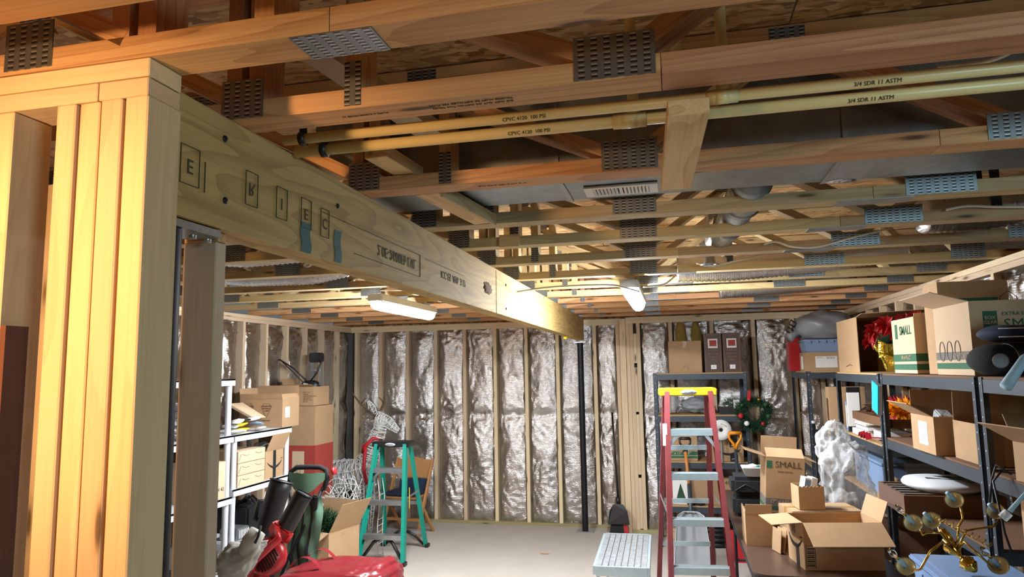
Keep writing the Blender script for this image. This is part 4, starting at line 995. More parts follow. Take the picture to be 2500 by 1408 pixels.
# second tier (1.37): film bags and bits
t = thing('plastic_bag', 'clear crumpled plastic bag behind the left ladder rail on the second shelf', 'bag', (-.06, 7.96, 1.386)); MB().blob((0, 0, .13), (.085, .1, .15), .4, 2.5, 26, 18, seed=12, flat=-.118).build('bag_body', 'film', t)
t = thing('plastic_bag', 'grey plastic wrapped bundle lying on the second shelf', 'bag', (.24, 7.98, 1.386)); MB().blob((0, 0, .09), (.16, .1, .09), .35, 2.5, 26, 18, seed=15, flat=-.085).build('bag_body', 'grey_bag', t)
t = thing('tinsel_box', 'low box of dark tinsel at the right end of the second shelf', 'box', (.59, 7.99, 1.384)); MB().box((-.13, -.12, 0), (.13, .12, .07)).build('tray', 'black', t); needles(t, (0, 0, .12), .10, 300, 44, squash=.4, ln=.04, wd=.003)
MB().box((.02, -.13, .06), (.08, -.1, .15)).build('gift_tag', 'paper', t)
# third tier (.88)
b = carton('moving_box', 'green banded moving box marked in inches on the third shelf', (.03, 7.93, .893), (.36, .26, .27), 0, 'card', open_top=False)
decal(b, (-.181, -.1315, .03), (.181, -.1302, .10), 'green_ink'); decal(b, (-.181, -.1316, .055), (.181, -.1312, .06), 'card_pale', 'stripe'); text('17" x 11" x 13"', .038, 'card_pale', b, (-.01, -.1322, .082))
b = carton('parcel_box', 'parcel box with dark tape labels and a curved arrow on the third shelf', (.52, 7.93, .893), (.32, .28, .25), 0, 'card', open_top=False, tape=False)
decal(b, (.02, -.1425, .15), (.10, -.1405, .25), 'black_tape'); decal(b, (.02, -.1425, .0), (.10, -.1405, .075), 'black_tape')
smile(b, lambda a, c: Vector((.0 + a, -.1422, .135 + c)), .26); text('prime', .02, 'paper', b, (.06, -.143, .17)); text('prime', .02, 'paper', b, (.06, -.143, .03))
# bottom tiers
b = carton('tree_carton', 'red and white carton picturing a small artificial tree, low on the rear rack', (-.02, 7.97, .433), (.24, .24, .25), 0, 'card_pale', open_top=False, tape=False)
decal(b, (-.121, -.1215, 0), (-.05, -.1205, .25), 'red_plastic'); decal(b, (-.05, -.1215, 0), (.11, -.1205, .25), 'paper')
MB().poly([(.035, -.122, .22), (.085, -.122, .06), (-.01, -.122, .06)], .001).build('tree_picture', 'leaf', b); MB().box((.034, -.1222, .03), (.038, -.1218, .07)).build('tree_picture', 'ink', b)
b = carton('long_carton', 'long plain brown carton with a bold printed number, low on the rear rack', (.36, 7.98, .433), (.45, .26, .27), 0, 'card', open_top=False, tape=False); text('400', .06, 'ink', b, (.16, -.1312, .23))
for k, (x, lb) in enumerate(((.02, 'dark grey work glove lying left of the shovel shaft'), (.2, 'dark grey work glove lying right of the shovel shaft'))):
    tag(MB().blob((0, 0, .03), (.05, .022, .03), .3, 3, 16, 10, seed=k + 30, flat=-.03).build('work_glove', 'black_soft', None, (x + .10 - .09 * k, 7.785, .433 + .001)), lb, 'glove')
t = thing('hose_reel', 'black coiled hose on the floor level of the rear rack', 'hose', (.36, 7.95, 0))
for k in range(5): MB().tube([(math.cos(a * PI / 9) * .17, math.sin(a * PI / 9) * .15, .03 + k * .05) for a in range(18)], .022, 6, closed=True).build('hose_coil', 'black', t)
t = thing('plank_bundle', 'short pine offcuts on the floor under the rear rack', 'lumber', (-.02, 8.0, 0))
for k in range(3): MB().box((-.12, -.18 + k * .12, 0), (.1, -.09 + k * .12, .04 + .11 * (k % 2))).build('offcut', 'stud', t)

# snow shovel leaning on the rack, its grey scoop on the floor
t = thing('snow_shovel', 'snow shovel with wide grey scoop and black grip behind the red ladder', 'shovel', (.07, 7.2, 0))
MB().tube([(.035, .05, .38), (.03, .28, .70)], .020, 12).build('scoop_socket', 'shelf_steel', t)
MB().tube([(.03, .28, .70), (.01, .36, 1.02)], .0165, 12).build('shaft', 'shaft', t)
def scoop(u, v):
    w_ = .13 + .05 * v if v > .12 else .13 * math.sqrt(max(0, 1 - ((.12 - v) / .14) ** 2)) + .004
    x = (u - .5) * 2 * w_; z = .46 * (1 - v) + .012; c = .05 * (1 - (2 * u - 1) ** 2) + .012 * math.cos(u * 6 * PI) * (1 - v)
    return Vector((x + .03, -.32 + .36 * (1 - v) + c, z))
def slab(fn, nu, nv, th):
    m = MB(); m.grid(fn, nu, nv); m.grid(lambda u, v: fn(u, v) + Vector((0, th, 0)), nu, nv); return m
slab(scoop, 30, 20, .006).build('scoop', 'scoop_grey' if 'scoop_grey' in M_ else 'alu', t)
MB().tube([scoop(0, 1 - k / 14) for k in range(15)] + [scoop(1, k / 14) for k in range(15)], .006, 6).build('scoop_rim', 'alu', t)
def dgrip(parent, c, mat, s=1.0):
    c = Vector(c)
    MB().tube([c + Vector((-.055, 0, .12)) * s, c + Vector((.055, 0, .12)) * s], .017 * s, 10).build('grip_bar', mat, parent)
    MB().tube([c + Vector((-.057, 0, .125)) * s, c + Vector((-.055, 0, .07)) * s, c + Vector((-.02, 0, .02)) * s, c + Vector((0, 0, -.03)) * s], [.011 * s, .011 * s, .014 * s, .02 * s], 8).build('grip_fork', mat, parent)
    MB().tube([c + Vector((.057, 0, .125)) * s, c + Vector((.055, 0, .07)) * s, c + Vector((.02, 0, .02)) * s, c + Vector((0, 0, -.03)) * s], [.011 * s, .011 * s, .014 * s, .02 * s], 8).build('grip_fork', mat, parent)
dgrip(t, (.01, .365, 1.04), 'black', .95)
t = thing('snow_shovel', 'shovel with orange grip and blue grey shaft standing right of the red ladder', 'shovel', (.58, 7.22, 0))
MB().tube([(0, .1, .02), (.0, .30, 1.05)], .017, 12).build('shaft', 'shelf_steel', t); dgrip(t, (0, .31, 1.09), 'orange', 1.05)
MB().box((-.12, .06, 0), (.12, .075, .3), (-.25, 0, 0), (0, .06, 0)).build('scoop', 'red_plastic', t)
# paper disc (spool label)
t = thing('white_spool', 'round white spool disc with centre hole right of the top ladder steps', 'spool', (.455, 7.68, .893))
MB().lathe([(.02, 0), (.105, 0), (.105, .012), (.02, .012), (.02, 0)], (0, 0, .34 - .0), 36, (0, -1, .05)).build('disc_front', 'paper', t)
MB().lathe([(.02, -.01), (.0, -.01), (.0, -.1), (.05, -.1), (.05, -.01)], (0, 0, .34), 20, (0, -1, .05)).build('hub', 'ink', t)
MB().lathe([(.02, -.1), (.105, -.1), (.105, -.11), (.02, -.11)], (0, 0, .34), 36, (0, -1, .05)).build('disc_back', 'paper', t)
for k, s_ in enumerate(('CAT 6 CABLE', 'LENGTH 250 FT')): text(s_, .012, 'ink', t, (.03, -.0125, .39 - k * .09), (PI / 2, .5, 0))
MB().lathe([(.012, -.34), (.012, -.01)], (0, .05, .34), 10, (0, 0, 1)).build('stand_rod', 'alu', t)
# wreath
t = thing('wreath', 'small evergreen wreath with red and green baubles hung on the rack corner', 'wreath', (.79, 7.66, 1.42))
m = MB(); m.tube([(math.cos(a * PI / 12) * .13, 0, math.sin(a * PI / 12) * .13) for a in range(24)], .009, 6, closed=True); m.build('ring', 'leaf', t)
for k in range(10): pass
rr = random.Random(5); m = MB()
for i in range(3400):
    a = rr.uniform(0, 2 * PI); p = Vector((math.cos(a) * (.13 + .03 * math.sin(a * 3)), 0, math.sin(a) * .13 - .02)) + Vector((rr.gauss(0, .022), rr.gauss(0, .015), rr.gauss(0, .022))); d = Vector((rr.gauss(0, 1), rr.gauss(0, .8), rr.gauss(0, 1))).normalized(); q = p + d * rr.uniform(.03, .085); s_ = d.orthogonal().normalized() * .003; m._add([p - s_, p + s_, q], [(0, 1, 2)])
m.build('needles', 'leaf', t)['kind'] = 'stuff'
for k, (a, mm, r_) in enumerate(((.6, 'leaf', .024), (1.9, 'red_plastic', .02), (2.6, 'leaf', .018), (3.4, 'red_cloth', .03), (4.1, 'paper', .028), (5.3, 'red_cloth', .02), (6.0, 'leaf', .024), (1.2, 'brass', .02))):
    MB().lathe([(0, -r_), (r_ * .7, -r_ * .7), (r_, 0), (r_ * .7, r_ * .7), (0, r_)], (math.cos(a) * .14, -.06, math.sin(a) * .14), 14).build('bauble', mm, t)
MB().bar((-.05, -.05, .12), (-.04, -.05, .22), .03, .03).build('candle', 'red_plastic', t)

# ================================================================== RIGHT HAND RACKS
FX = 1.35
rack('grey steel rack by the far right corner with a grey sack on top', 1.27, 1.74, 7.33, 8.25, [.9, 1.82])
rack('grey steel rack on the right carrying the poinsettia carton', FX, 1.80, 5.17, 6.45, [.5, .95, 1.335, 1.82])
rack('grey steel rack on the right carrying the leaning moving boxes', FX, 1.80, 3.62, 5.13, [.5, 1.05, 1.40, 1.82], deck='card_dark')
rack('nearest grey steel rack at the right edge of the picture', FX, 1.80, 2.3, 3.58, [.55, 1.40, 1.82], deck='card_dark')
t = thing('wire_rack', 'black wire deck shelf between two steel racks on the right', 'shelf', (1.30, 6.47, 0))
m = MB()
for k in range(17): m.bar((.0, .02 + k * .05, 1.27), (.45, .02 + k * .05, 1.27), .006, .006)
for k in range(4): m.bar((.0 + k * .15, .0, 1.265), (.0 + k * .15, .84, 1.265), .01, .012)
m.build('wire_deck', 'black_steel', t)
for x in (0, .45):
    for y in (0, .84): MB().tube([(x, y, 0), (x, y, 1.33)], .014, 10).build('post', 'black_steel', t); MB().lathe([(.018, 0), (.02, .02), (0, .028)], (x, y, 1.33), 10).build('post_cap', 'white_plastic', t)
RT = 1.833
# far rack top: red case, parcel, tote, sack
t = thing('red_case', 'flat red case standing on edge at the far rack top', 'case', (1.275, 8.05, RT)); MB().box((-.06, -.1, 0), (.06, .1, .40)).build('case', 'red_plastic', t, bev=.01)
b = carton('parcel_box', 'taped brown parcel with a white address label on the far rack top', (1.44, 7.46, RT), (.36, .26, .185), 0, 'card', open_top=False)
decal(b, (-.08, -.1315, .035), (.12, -.1302, .145), 'paper', 'address_label'); text('SHIP TO', .014, 'ink', b, (-.04, -.132, .13)); text('||||| |||| |||', .02, 'ink', b, (.06, -.132, .13)); decal(b, (-.182, -.05, .02), (-.1805, .05, .15), 'paper', 'address_label')
t = thing('storage_tote', 'blue grey lidded tote set on top of the taped parcel', 'tote', (1.45, 7.50, RT + .187)); MB().hexa([Vector(v) for v in ((-.16, -.14, 0), (.16, -.14, 0), (.16, .14, 0), (-.16, .14, 0), (-.18, -.16, .105), (.18, -.16, .105), (.18, .16, .105), (-.18, .16, .105))]).build('tub', 'tote', t, bev=.005)
MB().box((-.19, -.17, .106), (.19, .17, .125)).build('lid', 'tote', t, bev=.004)
for k in range(5): MB().box((-.15 + k * .07, -.175, .09), (-.12 + k * .07, -.155, .12)).build('rim_rib', 'tote', t)
t = thing('grey_sack', 'bulging grey plastic sack with a tied neck, on top of the blue tote', 'sack', (1.50, 7.50, RT + .315))
def sk(u, v):
    th = u * 2 * PI; ph = v * PI; d = Vector((math.sin(ph) * math.cos(th), math.sin(ph) * math.sin(th), math.cos(ph)))
    k = 1 + .12 * noise.noise(d * 2) + .03 * noise.noise(Vector((d.x * 3, d.y * 3, d.z * 14)))
    return Vector((d.x * .30 * k, d.y * .27 * k, max(.002, .13 + d.z * .16 * k)))
MB().grid(sk, 48, 30).build('sack_body', 'grey_bag', t)
MB().tube([(-.27, -.03, .08), (-.31, -.05, .05), (-.36, -.08, .02)], [.07, .035, .05], 12).build('tied_neck', 'grey_bag', t)
for k, (dx, dz) in enumerate(((0, .03), (.03, .10))): MB().tube([(-.33 + dx, -.07, .03 + dz), (-.38 + dx, -.1, .06 + dz), (-.36 + dx, -.1, .1 + dz), (-.31 + dx, -.07, .06 + dz)], .008, 6, closed=True).build('drawstring', 'black', t)

def plane_carton(name, label, cat, X0, y_near, y_far, z0, h, depth, mat='card', rz=0, **kw):
    """carton whose left side lies on the plane x = X0"""
    L = depth; W = y_far - y_near
    return carton(name, label, (X0 + L / 2, (y_near + y_far) / 2, z0), (L, W, h), rz, mat, cat=cat, **kw)
# poinsettia carton, open toward the camera
t = thing('flower_carton', 'tall tan carton lying open toward the camera and full of red flowers', 'box', (1.37, 5.72, RT))
L, W, Hh = .42, .66, .42
m = MB(); m.box((0, 0, 0), (.004, W, Hh)); m.box((L - .004, 0, 0), (L, W, Hh)); m.box((.004, W - .004, 0), (L - .004, W, Hh)); m.box((.004, 0, 0), (L - .004, W - .004, .004)); m.box((.004, 0, Hh - .004), (L - .004, W - .004, Hh)); m.build('box_body', 'card', t)
MB().poly([(-.001, -.0, Hh), (L, 0, Hh), (L + .04, -.2, Hh + .03), (.0, -.16, Hh + .015)], .004).build('flap', 'card', t)
MB().tube([(-.002, .2, .05), (-.003, .28, .06), (-.003, .4, .045)], .002, 4).build('crease_mark', 'ink_brown', t)
def poinsettia(parent, c, R, seed, mat='red_cloth'):
    rr = random.Random(seed); m = MB(); c = Vector(c)
    for k in range(11):
        a = k * 2 * PI / 11 + rr.uniform(-.2, .2); up = rr.uniform(-.25, .45); d = Vector((math.cos(a), -.45 + rr.uniform(-.2, .2), math.sin(a) * .8 + up * .3)).normalized(); s_ = d.cross(Vector((0, -1, .3))).normalized(); r = R * rr.uniform(.7, 1.1)
        p1 = c + d * r * .45 + Vector((0, -.01, .012)); tip = c + d * r + Vector((0, 0, -.2 * r))
        m._add([c, p1 + s_ * r * .2, tip, p1 - s_ * r * .2], [(0, 1, 2), (0, 2, 3)])
    o = m.build('petals', mat, parent)
    return o
def flowers(parent, spots, mat='red_cloth'):
    m = MB(); rr = random.Random(3)
    for c, R in spots:
        c = Vector(c)
        for k in range(12):
            a = k * 2 * PI / 12 + rr.uniform(-.2, .2); d = Vector((math.cos(a), -.35 + rr.uniform(-.3, .2), math.sin(a) * .9)).normalized(); s_ = d.cross(Vector((0, -1, .3))).normalized(); r = R * rr.uniform(.65, 1.1)
            p1 = c + d * r * .45 + Vector((0, -.015, .012)); tip = c + d * r + Vector((0, 0, -.15 * r))
            m._add([c, p1 + s_ * r * .2, tip, p1 - s_ * r * .2], [(0, 1, 2), (0, 2, 3)])
    o = m.build('petals', mat, parent); o['kind'] = 'stuff'; return o
t = thing('artificial_poinsettia', 'red artificial poinsettia in gold foil pot inside the tan carton', 'plant', (1.60, 5.72, RT + .007))
flowers(t, [((-.15, -.14, .30), .09), ((-.07, -.16, .34), .1), ((.02, -.17, .335), .1), ((.09, -.15, .31), .09), ((-.02, -.2, .30), .1), ((.15, -.12, .35), .08), ((-.19, -.12, .22), .07), ((.05, -.19, .36), .08), ((.22, -.2, .40), .07)])
MB().blob((0, -.04, .28), (.16, .1, .08), .3, 3, 18, 12, seed=5).build('leaf_mass', 'leaf', t)
def pot(u, v):
    a = u * 2 * PI; r = (.07 + .06 * v + .02 * math.sin(a * 7 + v * 5) * v) * (1 + .2 * noise.noise(Vector((math.cos(a) * 2, math.sin(a) * 2, v * 3))))
    return Vector((math.cos(a) * r, -.10 + math.sin(a) * r * .7, .20 * v))
MB().grid(pot, 50, 14).build('gold_pot_wrap', 'gold_foil', t)
MB().grid(lambda u, v: Vector((-.14 + .2 * u, -.19 - .02 * math.sin(u * 9), .1 + .12 * v * (1 - .5 * u) + .02 * math.sin(v * 9 + u * 4))), 16, 10).build('gold_foil_fold', 'gold_foil', t)
t = thing('artificial_poinsettia', 'second red poinsettia head standing up behind the leaning green striped box', 'plant', (1.62, 5.45, RT + .001)); flowers(t, [((0, 0, .36), .09), ((.08, 0, .39), .07), ((-.05, 0, .33), .07)]); MB().tube([(0, 0, .0), (0, .01, .36)], .012, 6).build('stem', 'leaf', t)
# green striped small box
def stripe_box(b, L, W, h, z_lo, z_hi, grey=False):
    for a, c in ((z_lo, (z_lo + z_hi) / 2 + .012), ((z_lo + z_hi) / 2 + .0, z_hi)): pass
def bands(b, L, W, segs, faces='lf'):
    for z0, z1, mm in segs:
        if 'l' in faces: decal(b, (-L / 2 - .0012, -W / 2 - .001, z0), (-L / 2 - .0002, W / 2 + .001, z1), mm)
        if 'f' in faces: decal(b, (-L / 2 - .001, -W / 2 - .0012, z0), (L / 2 + .001, -W / 2 - .0002, z1), mm)
b = plane_carton('moving_box', 'tilted moving box with green stripes leaning beside the flower carton', 'box', 1.37, 4.44, 4.86, RT + .004, .33, .30, 'card_pale', open_top=True, flaps={'front': (.02, 90)})
bands(b, .30, .42, ((.02, .055, 'green_ink'), (.07, .115, 'green_ink')))
text('SMALL', .075, 'green_ink', b, (-.1515, -.05, .255), FL, bold=.001); MB().box((-.152, .10, .21), (-.1505, .145, .30)).build('maker_badge', 'green_ink', b); text('14"x14"x12"', .036, 'card_pale', b, (-.1525, -.03, .093), FL)
b = plane_carton('moving_box', 'large open small-size moving box with green badge behind the racket bags', 'box', 1.37, 3.66, 4.12, RT + .002, .35, .44, 'card_pale', open_top=True, flaps={'left': (.17, 163)})
bands(b, .44, .46, ((.03, .06, 'green_ink'), (.075, .115, 'grey_ink')))
text('SMALL', .07, 'green_ink', b, (.02, -.2315, .235)); text('EXTRA STRENGTH', .024, 'green_ink', b, (.015, -.2315, .285)); text('Fragile items', .013, 'grey_ink', b, (.01, -.2315, .185))
MB().box((-.165, -.2315, .215), (-.105, -.2305, .30)).build('maker_badge', 'green_ink', b, bev=.0); text('BOX\nGEAR', .022, 'card_pale', b, (-.135, -.232, .257))
for k, yy in enumerate((.14, .04, -.06)):
    MB().tube([(-.222, yy + .035 * math.cos(a * PI / 8), .12 + .05 * math.sin(a * PI / 8)) for a in range(16)], .0018, 4, closed=True).build('care_symbol', 'grey_ink', b)
text('17" x 11" x 13"', .03, 'card_pale', b, (-.2225, -.1, .096), FL)
b = plane_carton('moving_box', 'dark side moving box with box outline print at the wall behind the others', 'box', 1.42, 3.96, 4.18, RT + .002, .50, .34, 'card', open_top=True, flaps={}, rz=0)
b.location.y += .22; b.location.x += .0
decal(b, (-.14, -.2015, .28), (.08, -.2002, .40), 'green_ink'); MB().tube([(.09, -.202, .40), (.13, -.202, .43), (.17, -.202, .4), (.17, -.202, .32), (.13, -.202, .3), (.09, -.202, .32)], .002, 4, closed=True).build('box_outline', 'ink', b)
# big flap panel right edge
t = thing('cardboard_sheet', 'bare cardboard sheet leaning at the upper right edge of the picture', 'cardboard', (1.775, 2.9, RT + .001)); MB().box((-.002, -.45, 0), (.002, .55, .44), (0, .06, 0), (0, 0, 0)).build('sheet', 'card', t)
# racket bags
t = thing('racket_bag', 'black racket bag with grey bands and oval badge lying on the rack top', 'bag', (1.46, 3.485, RT + .003))
def rbag(cx, cz, L0, L1, ry, rz_, seed):
    def fn(u, v):
        a = u * 2 * PI; x = L0 + (L1 - L0) * v; e = math.sin(min(1, v * 5) * PI / 2) ** .6 * math.sin(min(1, (1 - v) * 5) * PI / 2) ** .6
        return Vector((x, math.cos(a) * ry * e, cz + math.sin(a) * rz_ * e))
    return MB().grid(fn, 30, 26)
rbag(0, .071, -.18, .27, .13, .069, 1).build('bag_body', 'black_soft', t)
for x in (-.03, .025): MB().tube([(x, math.cos(a * PI / 10) * .132, .071 + math.sin(a * PI / 10) * .0685) for a in range(20)], .003, 6, closed=True).build('silver_piping', 'alu', t)
MB().grid(lambda u, v: Vector((-.026 + .048 * v, math.cos(u * 2 * PI) * .1315, .071 + math.sin(u * 2 * PI) * .0705)), 30, 2).build('grey_band', 'shelf_steel', t)
MB().lathe([(0, .003), (.02, .003), (.026, .005), (.030, .004), (.032, 0)], (0, 0, 0), 24, (0, 0, 1)).build('oval_badge', 'scoop_grey', t, (-.10, -.128, .066), (PI / 2, 0, -.05))
t = thing('racket_bag', 'blue black racket bag with white piping stacked above the badge bag', 'bag', (1.52, 3.48, RT + .148))
rbag(0, .04, -.19, .22, .13, .038, 1).build('bag_body', 'navy', t)
for s_ in (-1, 1): MB().tube([(-.16 + k * .045, -.128, .04 + s_ * .018) for k in range(8)], .0028, 6).build('white_piping', 'paper', t)
t = thing('tennis_racket', 'racket with pale blue wrapped grip sticking out below the bags', 'racket', (1.36, 3.03, RT + .06))
MB().tube([(.06, .04, .07), (-.09, -.09, .015), (-.178, -.13, -.088)], [.015, .0165, .021], 10).build('grip', 'grip_blue' if 'grip_blue' in M_ else 'tote', t)
m = MB(); m.tube([(.17 + .11 * math.cos(a * PI / 12), .11 + .04 * math.cos(a * PI / 12), .08 + .1 * math.sin(a * PI / 12)) for a in range(24)], .012, 8, closed=True); m.build('head_frame', 'navy', t)
MB().lathe([(0, 0), (.11, .0), (.11, .01), (0, .01)], (.17, .10, .08), 24, (-.3, -1, 0)).build('head_cover', 'navy', t)
MB().lathe([(.112, -.004), (.12, 0.0), (.118, .006)], (.17, .10, .08), 24, (-.3, -1, 0)).build('cover_edge', 'teal', t)

# --- middle tiers of rack with poinsettia
t = thing('spiral_notebook', 'teal spiral notebook hung at the rack post, edge toward the camera', 'notebook', (1.33, 5.19, 1.57), 0)
MB().box((-.012, -.09, 0), (-.004, .05, .20), (.25, 0, 0)).build('cover', 'teal', t); MB().box((-.003, -.092, 0), (.016, .048, .20), (.25, 0, 0)).build('page_block', 'alu', t)
m = MB()
for k in range(14): m.lathe([(.004, -.0015), (.006, 0), (.004, .0015)], (-.008, .06 - k * .0036, .01 + k * .0145), 6, (0, 0, 1))
m.build('spiral_wire', 'white_plastic', t)['kind'] = 'stuff'
T2 = 1.348
b = carton('tall_carton', 'upright brown carton printed with tally lines on the wire shelf', (1.48, 6.75, 1.277), (.3, .14, .42), 0, 'card', open_top=False, tape=False)
for k in range(5): MB().bar((-.1515, -.03 + k * .015, .1), (-.1515, -.03 + k * .015, .32), .004, .001, (0, 1, 0)).build('tally_line', 'ink_brown', b)
def book(lb, loc, size, mat, rz=0, cat='book', name='boxed_book'):
    t = thing(name, lb, cat, loc, rz); L, W, h = size; MB().box((-L / 2, -W / 2, 0), (L / 2, W / 2, h)).build('cover', mat, t, bev=.002); MB().box((-L / 2 - .0006, -W / 2 - .0006, h * .12), (L / 2 - .01, W / 2 - .01, h * .88)).build('page_block', 'paper', t); return t
book('bright blue game box standing behind the rack post', (1.43, 6.30, T2), (.10, .03, .24), 'blue_tote', 0, 'box', 'game_box')
book('black game box with blue lettering on its spine', (1.43, 6.24, T2), (.10, .035, .36), 'black', 0, 'box', 'game_box')
book('white book stack base lying on the middle shelf', (1.50, 5.95, T2), (.24, .36, .045), 'paper')
book('grey covered book lying on the white book', (1.52, 5.92, T2 + .046), (.24, .36, .03), 'alu')
book('red edged book third in the lying pile', (1.51, 5.94, T2 + .077), (.23, .34, .02), 'red_satin')
book('pale yellow backed frame topping the lying pile', (1.52, 5.86, T2 + .0975), (.26, .42, .010), 'card_pale', 0, 'frame', 'picture_frame')
book('white boxed set lying nearer on the middle shelf', (1.53, 5.58, T2), (.2, .26, .06), 'white_plastic')
b = carton('low_tray', 'low dark tray full of orange autumn leaves above the books', (1.58, 5.69, T2 + .1125), (.36, .98, .06), 0, 'card_dark')
needles(b, (0, -.05, .11), .13, 240, 6, 'red_leaves', 'red_cloth', .07, .018, .4); needles(b, (0, -.32, .11), .12, 200, 7, 'orange_leaves', 'orange', .07, .018, .4); needles(b, (.02, .28, .10), .15, 240, 8, 'brown_leaves', 'bark', .06, .016, .2)
for k in range(2):
    pass
t = thing('gift_ribbon_bag', 'dark red satin fabric spilling over the middle shelf edge', 'fabric', (1.56, 5.27, T2 + .004)); MB().grid(lambda u, v: Vector((-.18 + .36 * v, -.05 + .2 * u, .012 + .06 * v * (.6 + .4 * math.sin(u * 5 + v * 3)) + .02 * noise.noise(Vector((u * 5, v * 5, 1))))), 20, 16).build('satin', 'red_satin', t); MB().bar((-.21, .12, .032), (-.17, .02, .032), .05, .004, (1, 0, 0)).build('ribbon_tail', 'red_satin', t)
t = thing('gift_ribbon_bag', 'red ribbon ends poking out beside the rack post', 'fabric', (1.36, 5.56, T2 + .001)); MB().grid(lambda u, v: Vector((-.05 + .04 * v, -.12 + .22 * u, .01 + .04 * math.sin(u * 9) ** 2 + .01 * v)), 16, 3).build('ribbon', 'red_satin', t)
# lower tiers on the same rack
t = thing('storage_tote', 'blue tote on the lower tier behind the translucent bag', 'tote', (1.58, 5.82, .963)); MB().box((-.18, -.4, 0), (.18, .4, .22)).build('tub', 'tote', t, bev=.012); MB().box((-.19, -.41, .221), (.19, .41, .24)).build('lid', 'tote', t)
b = carton('small_carton', 'shallow brown carton between the blue tote and the rack post', (1.56, 5.29, .963), (.3, .2, .12), 0, 'card', flaps={'left': (.05, 60)})
b = carton('small_carton', 'shallow brown carton on the lowest full tier of the flower rack', (1.57, 5.8, .513), (.36, .5, .2), 0, 'card_dark')
# rack with leaning boxes: middle tier
b = carton('wide_open_box', 'wide open box with a white packing slip, clear packs inside it', (1.55, 4.28, 1.414), (.46, .36, .20), 0, 'card', flaps={'left': (.14, 150), 'back': (.13, 90)})
b.location.x = 1.55; decal(b, (-.2315, -.08, .04), (-.2303, .06, .165), 'paper', 'packing_slip')
for k in range(9): MB().box((-.232, -.06, .06 + k * .011), (-.2314, .03 - (k % 3) * .02, .062 + k * .011)).build('slip_line', 'grey_ink', b)
for k, lb in enumerate(('clear blister pack standing left in the wide open box', 'clear blister pack lying across the wide open box', 'clear blister pack at the right of the wide open box')):
    t = thing('blister_pack', lb, 'packaging', (1.42 + .11 * k, 4.28, 1.50)); MB().box((-.035, -.05, 0), (.035, .05, .13), (.3, .1, 0)).build('shell', 'film', t, bev=.006); MB().bar((-.02, -.02, .05), (.02, -.02, .12), .02, .008, (0, 1, 0)).build('card_insert', 'alu', t)
b = carton('brown_carton', 'dark open brown carton behind the rack post at the right', (1.57, 3.87, 1.414), (.36, .34, .19), 0, 'card', flaps={'back': (.15, 85)})
# near rack middle tier: black cables in a box with its flap toward the room
b = carton('cable_box', 'box of coiled black cables with one pale flap hanging out', (1.58, 3.12, 1.414), (.42, .40, .16), .12, 'card', flaps={'left': (.15, 150), 'back': (.12, 120)})
for k in range(7):
    t = thing('coiled_cable', ('black cable coil at the bottom of the cable box', 'second black cable coil up', 'third black cable coil up', 'fourth black cable coil up', 'fifth black cable coil up', 'sixth black cable coil up', 'topmost black cable coil in the cable box')[k], 'cable', (1.55 + .02 * (k % 3), 3.12, 1.435 + k * .0245), k * .7, 'coiled cables in the cable box')
    MB().tube([(math.cos(a * PI / 10) * (.14 - .004 * k), math.sin(a * PI / 10) * .12, 0) for a in range(20)], .0115, 6, closed=True).build('loop', 'black', t)
t = thing('hanging_cord', 'thin black cord hanging in a loop off the cable box, left of its flap', 'cord', (1.32, 3.3, 1.1)); MB().tube([(.035, .05, .33), (-.0, .1, .36), (-.02, .1, .30), (-.03, .12, .2), (-.025, .14, .05)], .005, 6).build('cord', 'black', t); MB().tube([(.03, .1, .35), (-.035, .05, .3), (-.03, .0, .1), (-.02, -.02, .03)], .005, 6).build('cord', 'black', t)
t = thing('hanging_cord', 'cord with dark plug hanging down off the near rack', 'cord', (1.30, 2.93, 1.1)); MB().tube([(.04, 0, .36), (.03, 0, .34), (.02, 0, .3), (.0, 0, .2)], .005, 6).build('cord', 'black', t); MB().box((-.012, -.01, .15), (.012, .01, .2)).build('plug', 'black', t)
t = thing('cable_end', 'pale blue network cable end with clear plug drooping at the right edge', 'cable', (1.14, 2.86, 1.37)); MB().tube([(.19, 0, .20), (.13, 0, .15), (.06, 0, .07), (.0, 0, 0)], [.006, .006, .006, .009], 8).build('cable', 'grip_blue' if 'grip_blue' in M_ else 'tote', t); MB().box((-.03, -.008, -.028), (.0, .008, .0), (0, -.8, 0)).build('plug', 'film', t)
for k, (y0_, y1_) in enumerate(((3.1, 3.3),)): pass
b = carton('loose_carton', 'upright tan carton on the rack tier right of the white oval board', (1.64, 3.76, 1.064), (.14, .12, .26), 0, 'card', open_top=False, tape=False)
# brown slatted crate / drawer with white disc board
t = thing('drawer_unit', 'brown drawer unit with barred top carrying the white oval board', 'drawer', (1.20, 4.30, 1.0635)); LX, LY, LZ = .12, .46, .112
MB().box((0, 0, 0), (.016, LY, LZ)).build('side_panel', 'drawer_brown' if 'drawer_brown' in M_ else 'card_dark', t); MB().box((0, -.016, 0), (.5, 0, LZ)).build('front_panel', 'card_dark', t); MB().box((.48, 0, 0), (.5, LY, LZ)).build('side_panel', 'card_dark', t); MB().box((0, LY, 0), (.5, LY + .016, LZ)).build('end_panel', 'card_dark', t); MB().box((.016, 0, 0), (.48, LY, .01)).build('bottom_panel', 'card_dark', t)
for k in range(5): MB().box((.02, .05 + k * .08, LZ - .012), (.478, .075 + k * .08, LZ)).build('slat', 'grey_ink', t)
for s_ in (-1, 1): pass
t = thing('oval_board', 'white oval balance board with a dark slashed emblem, on the brown drawer unit', 'board', (1.48, 4.53, 1.177), 0)
MB().lathe([(0, 0), (.21, .004), (.245, .022), (.25, .035), (.238, .05), (0, .055)], (0, 0, 0), 48).build('deck', 'white_plastic', t, rot=(0, 0, 0)).scale = (.84, 1.0, 1)
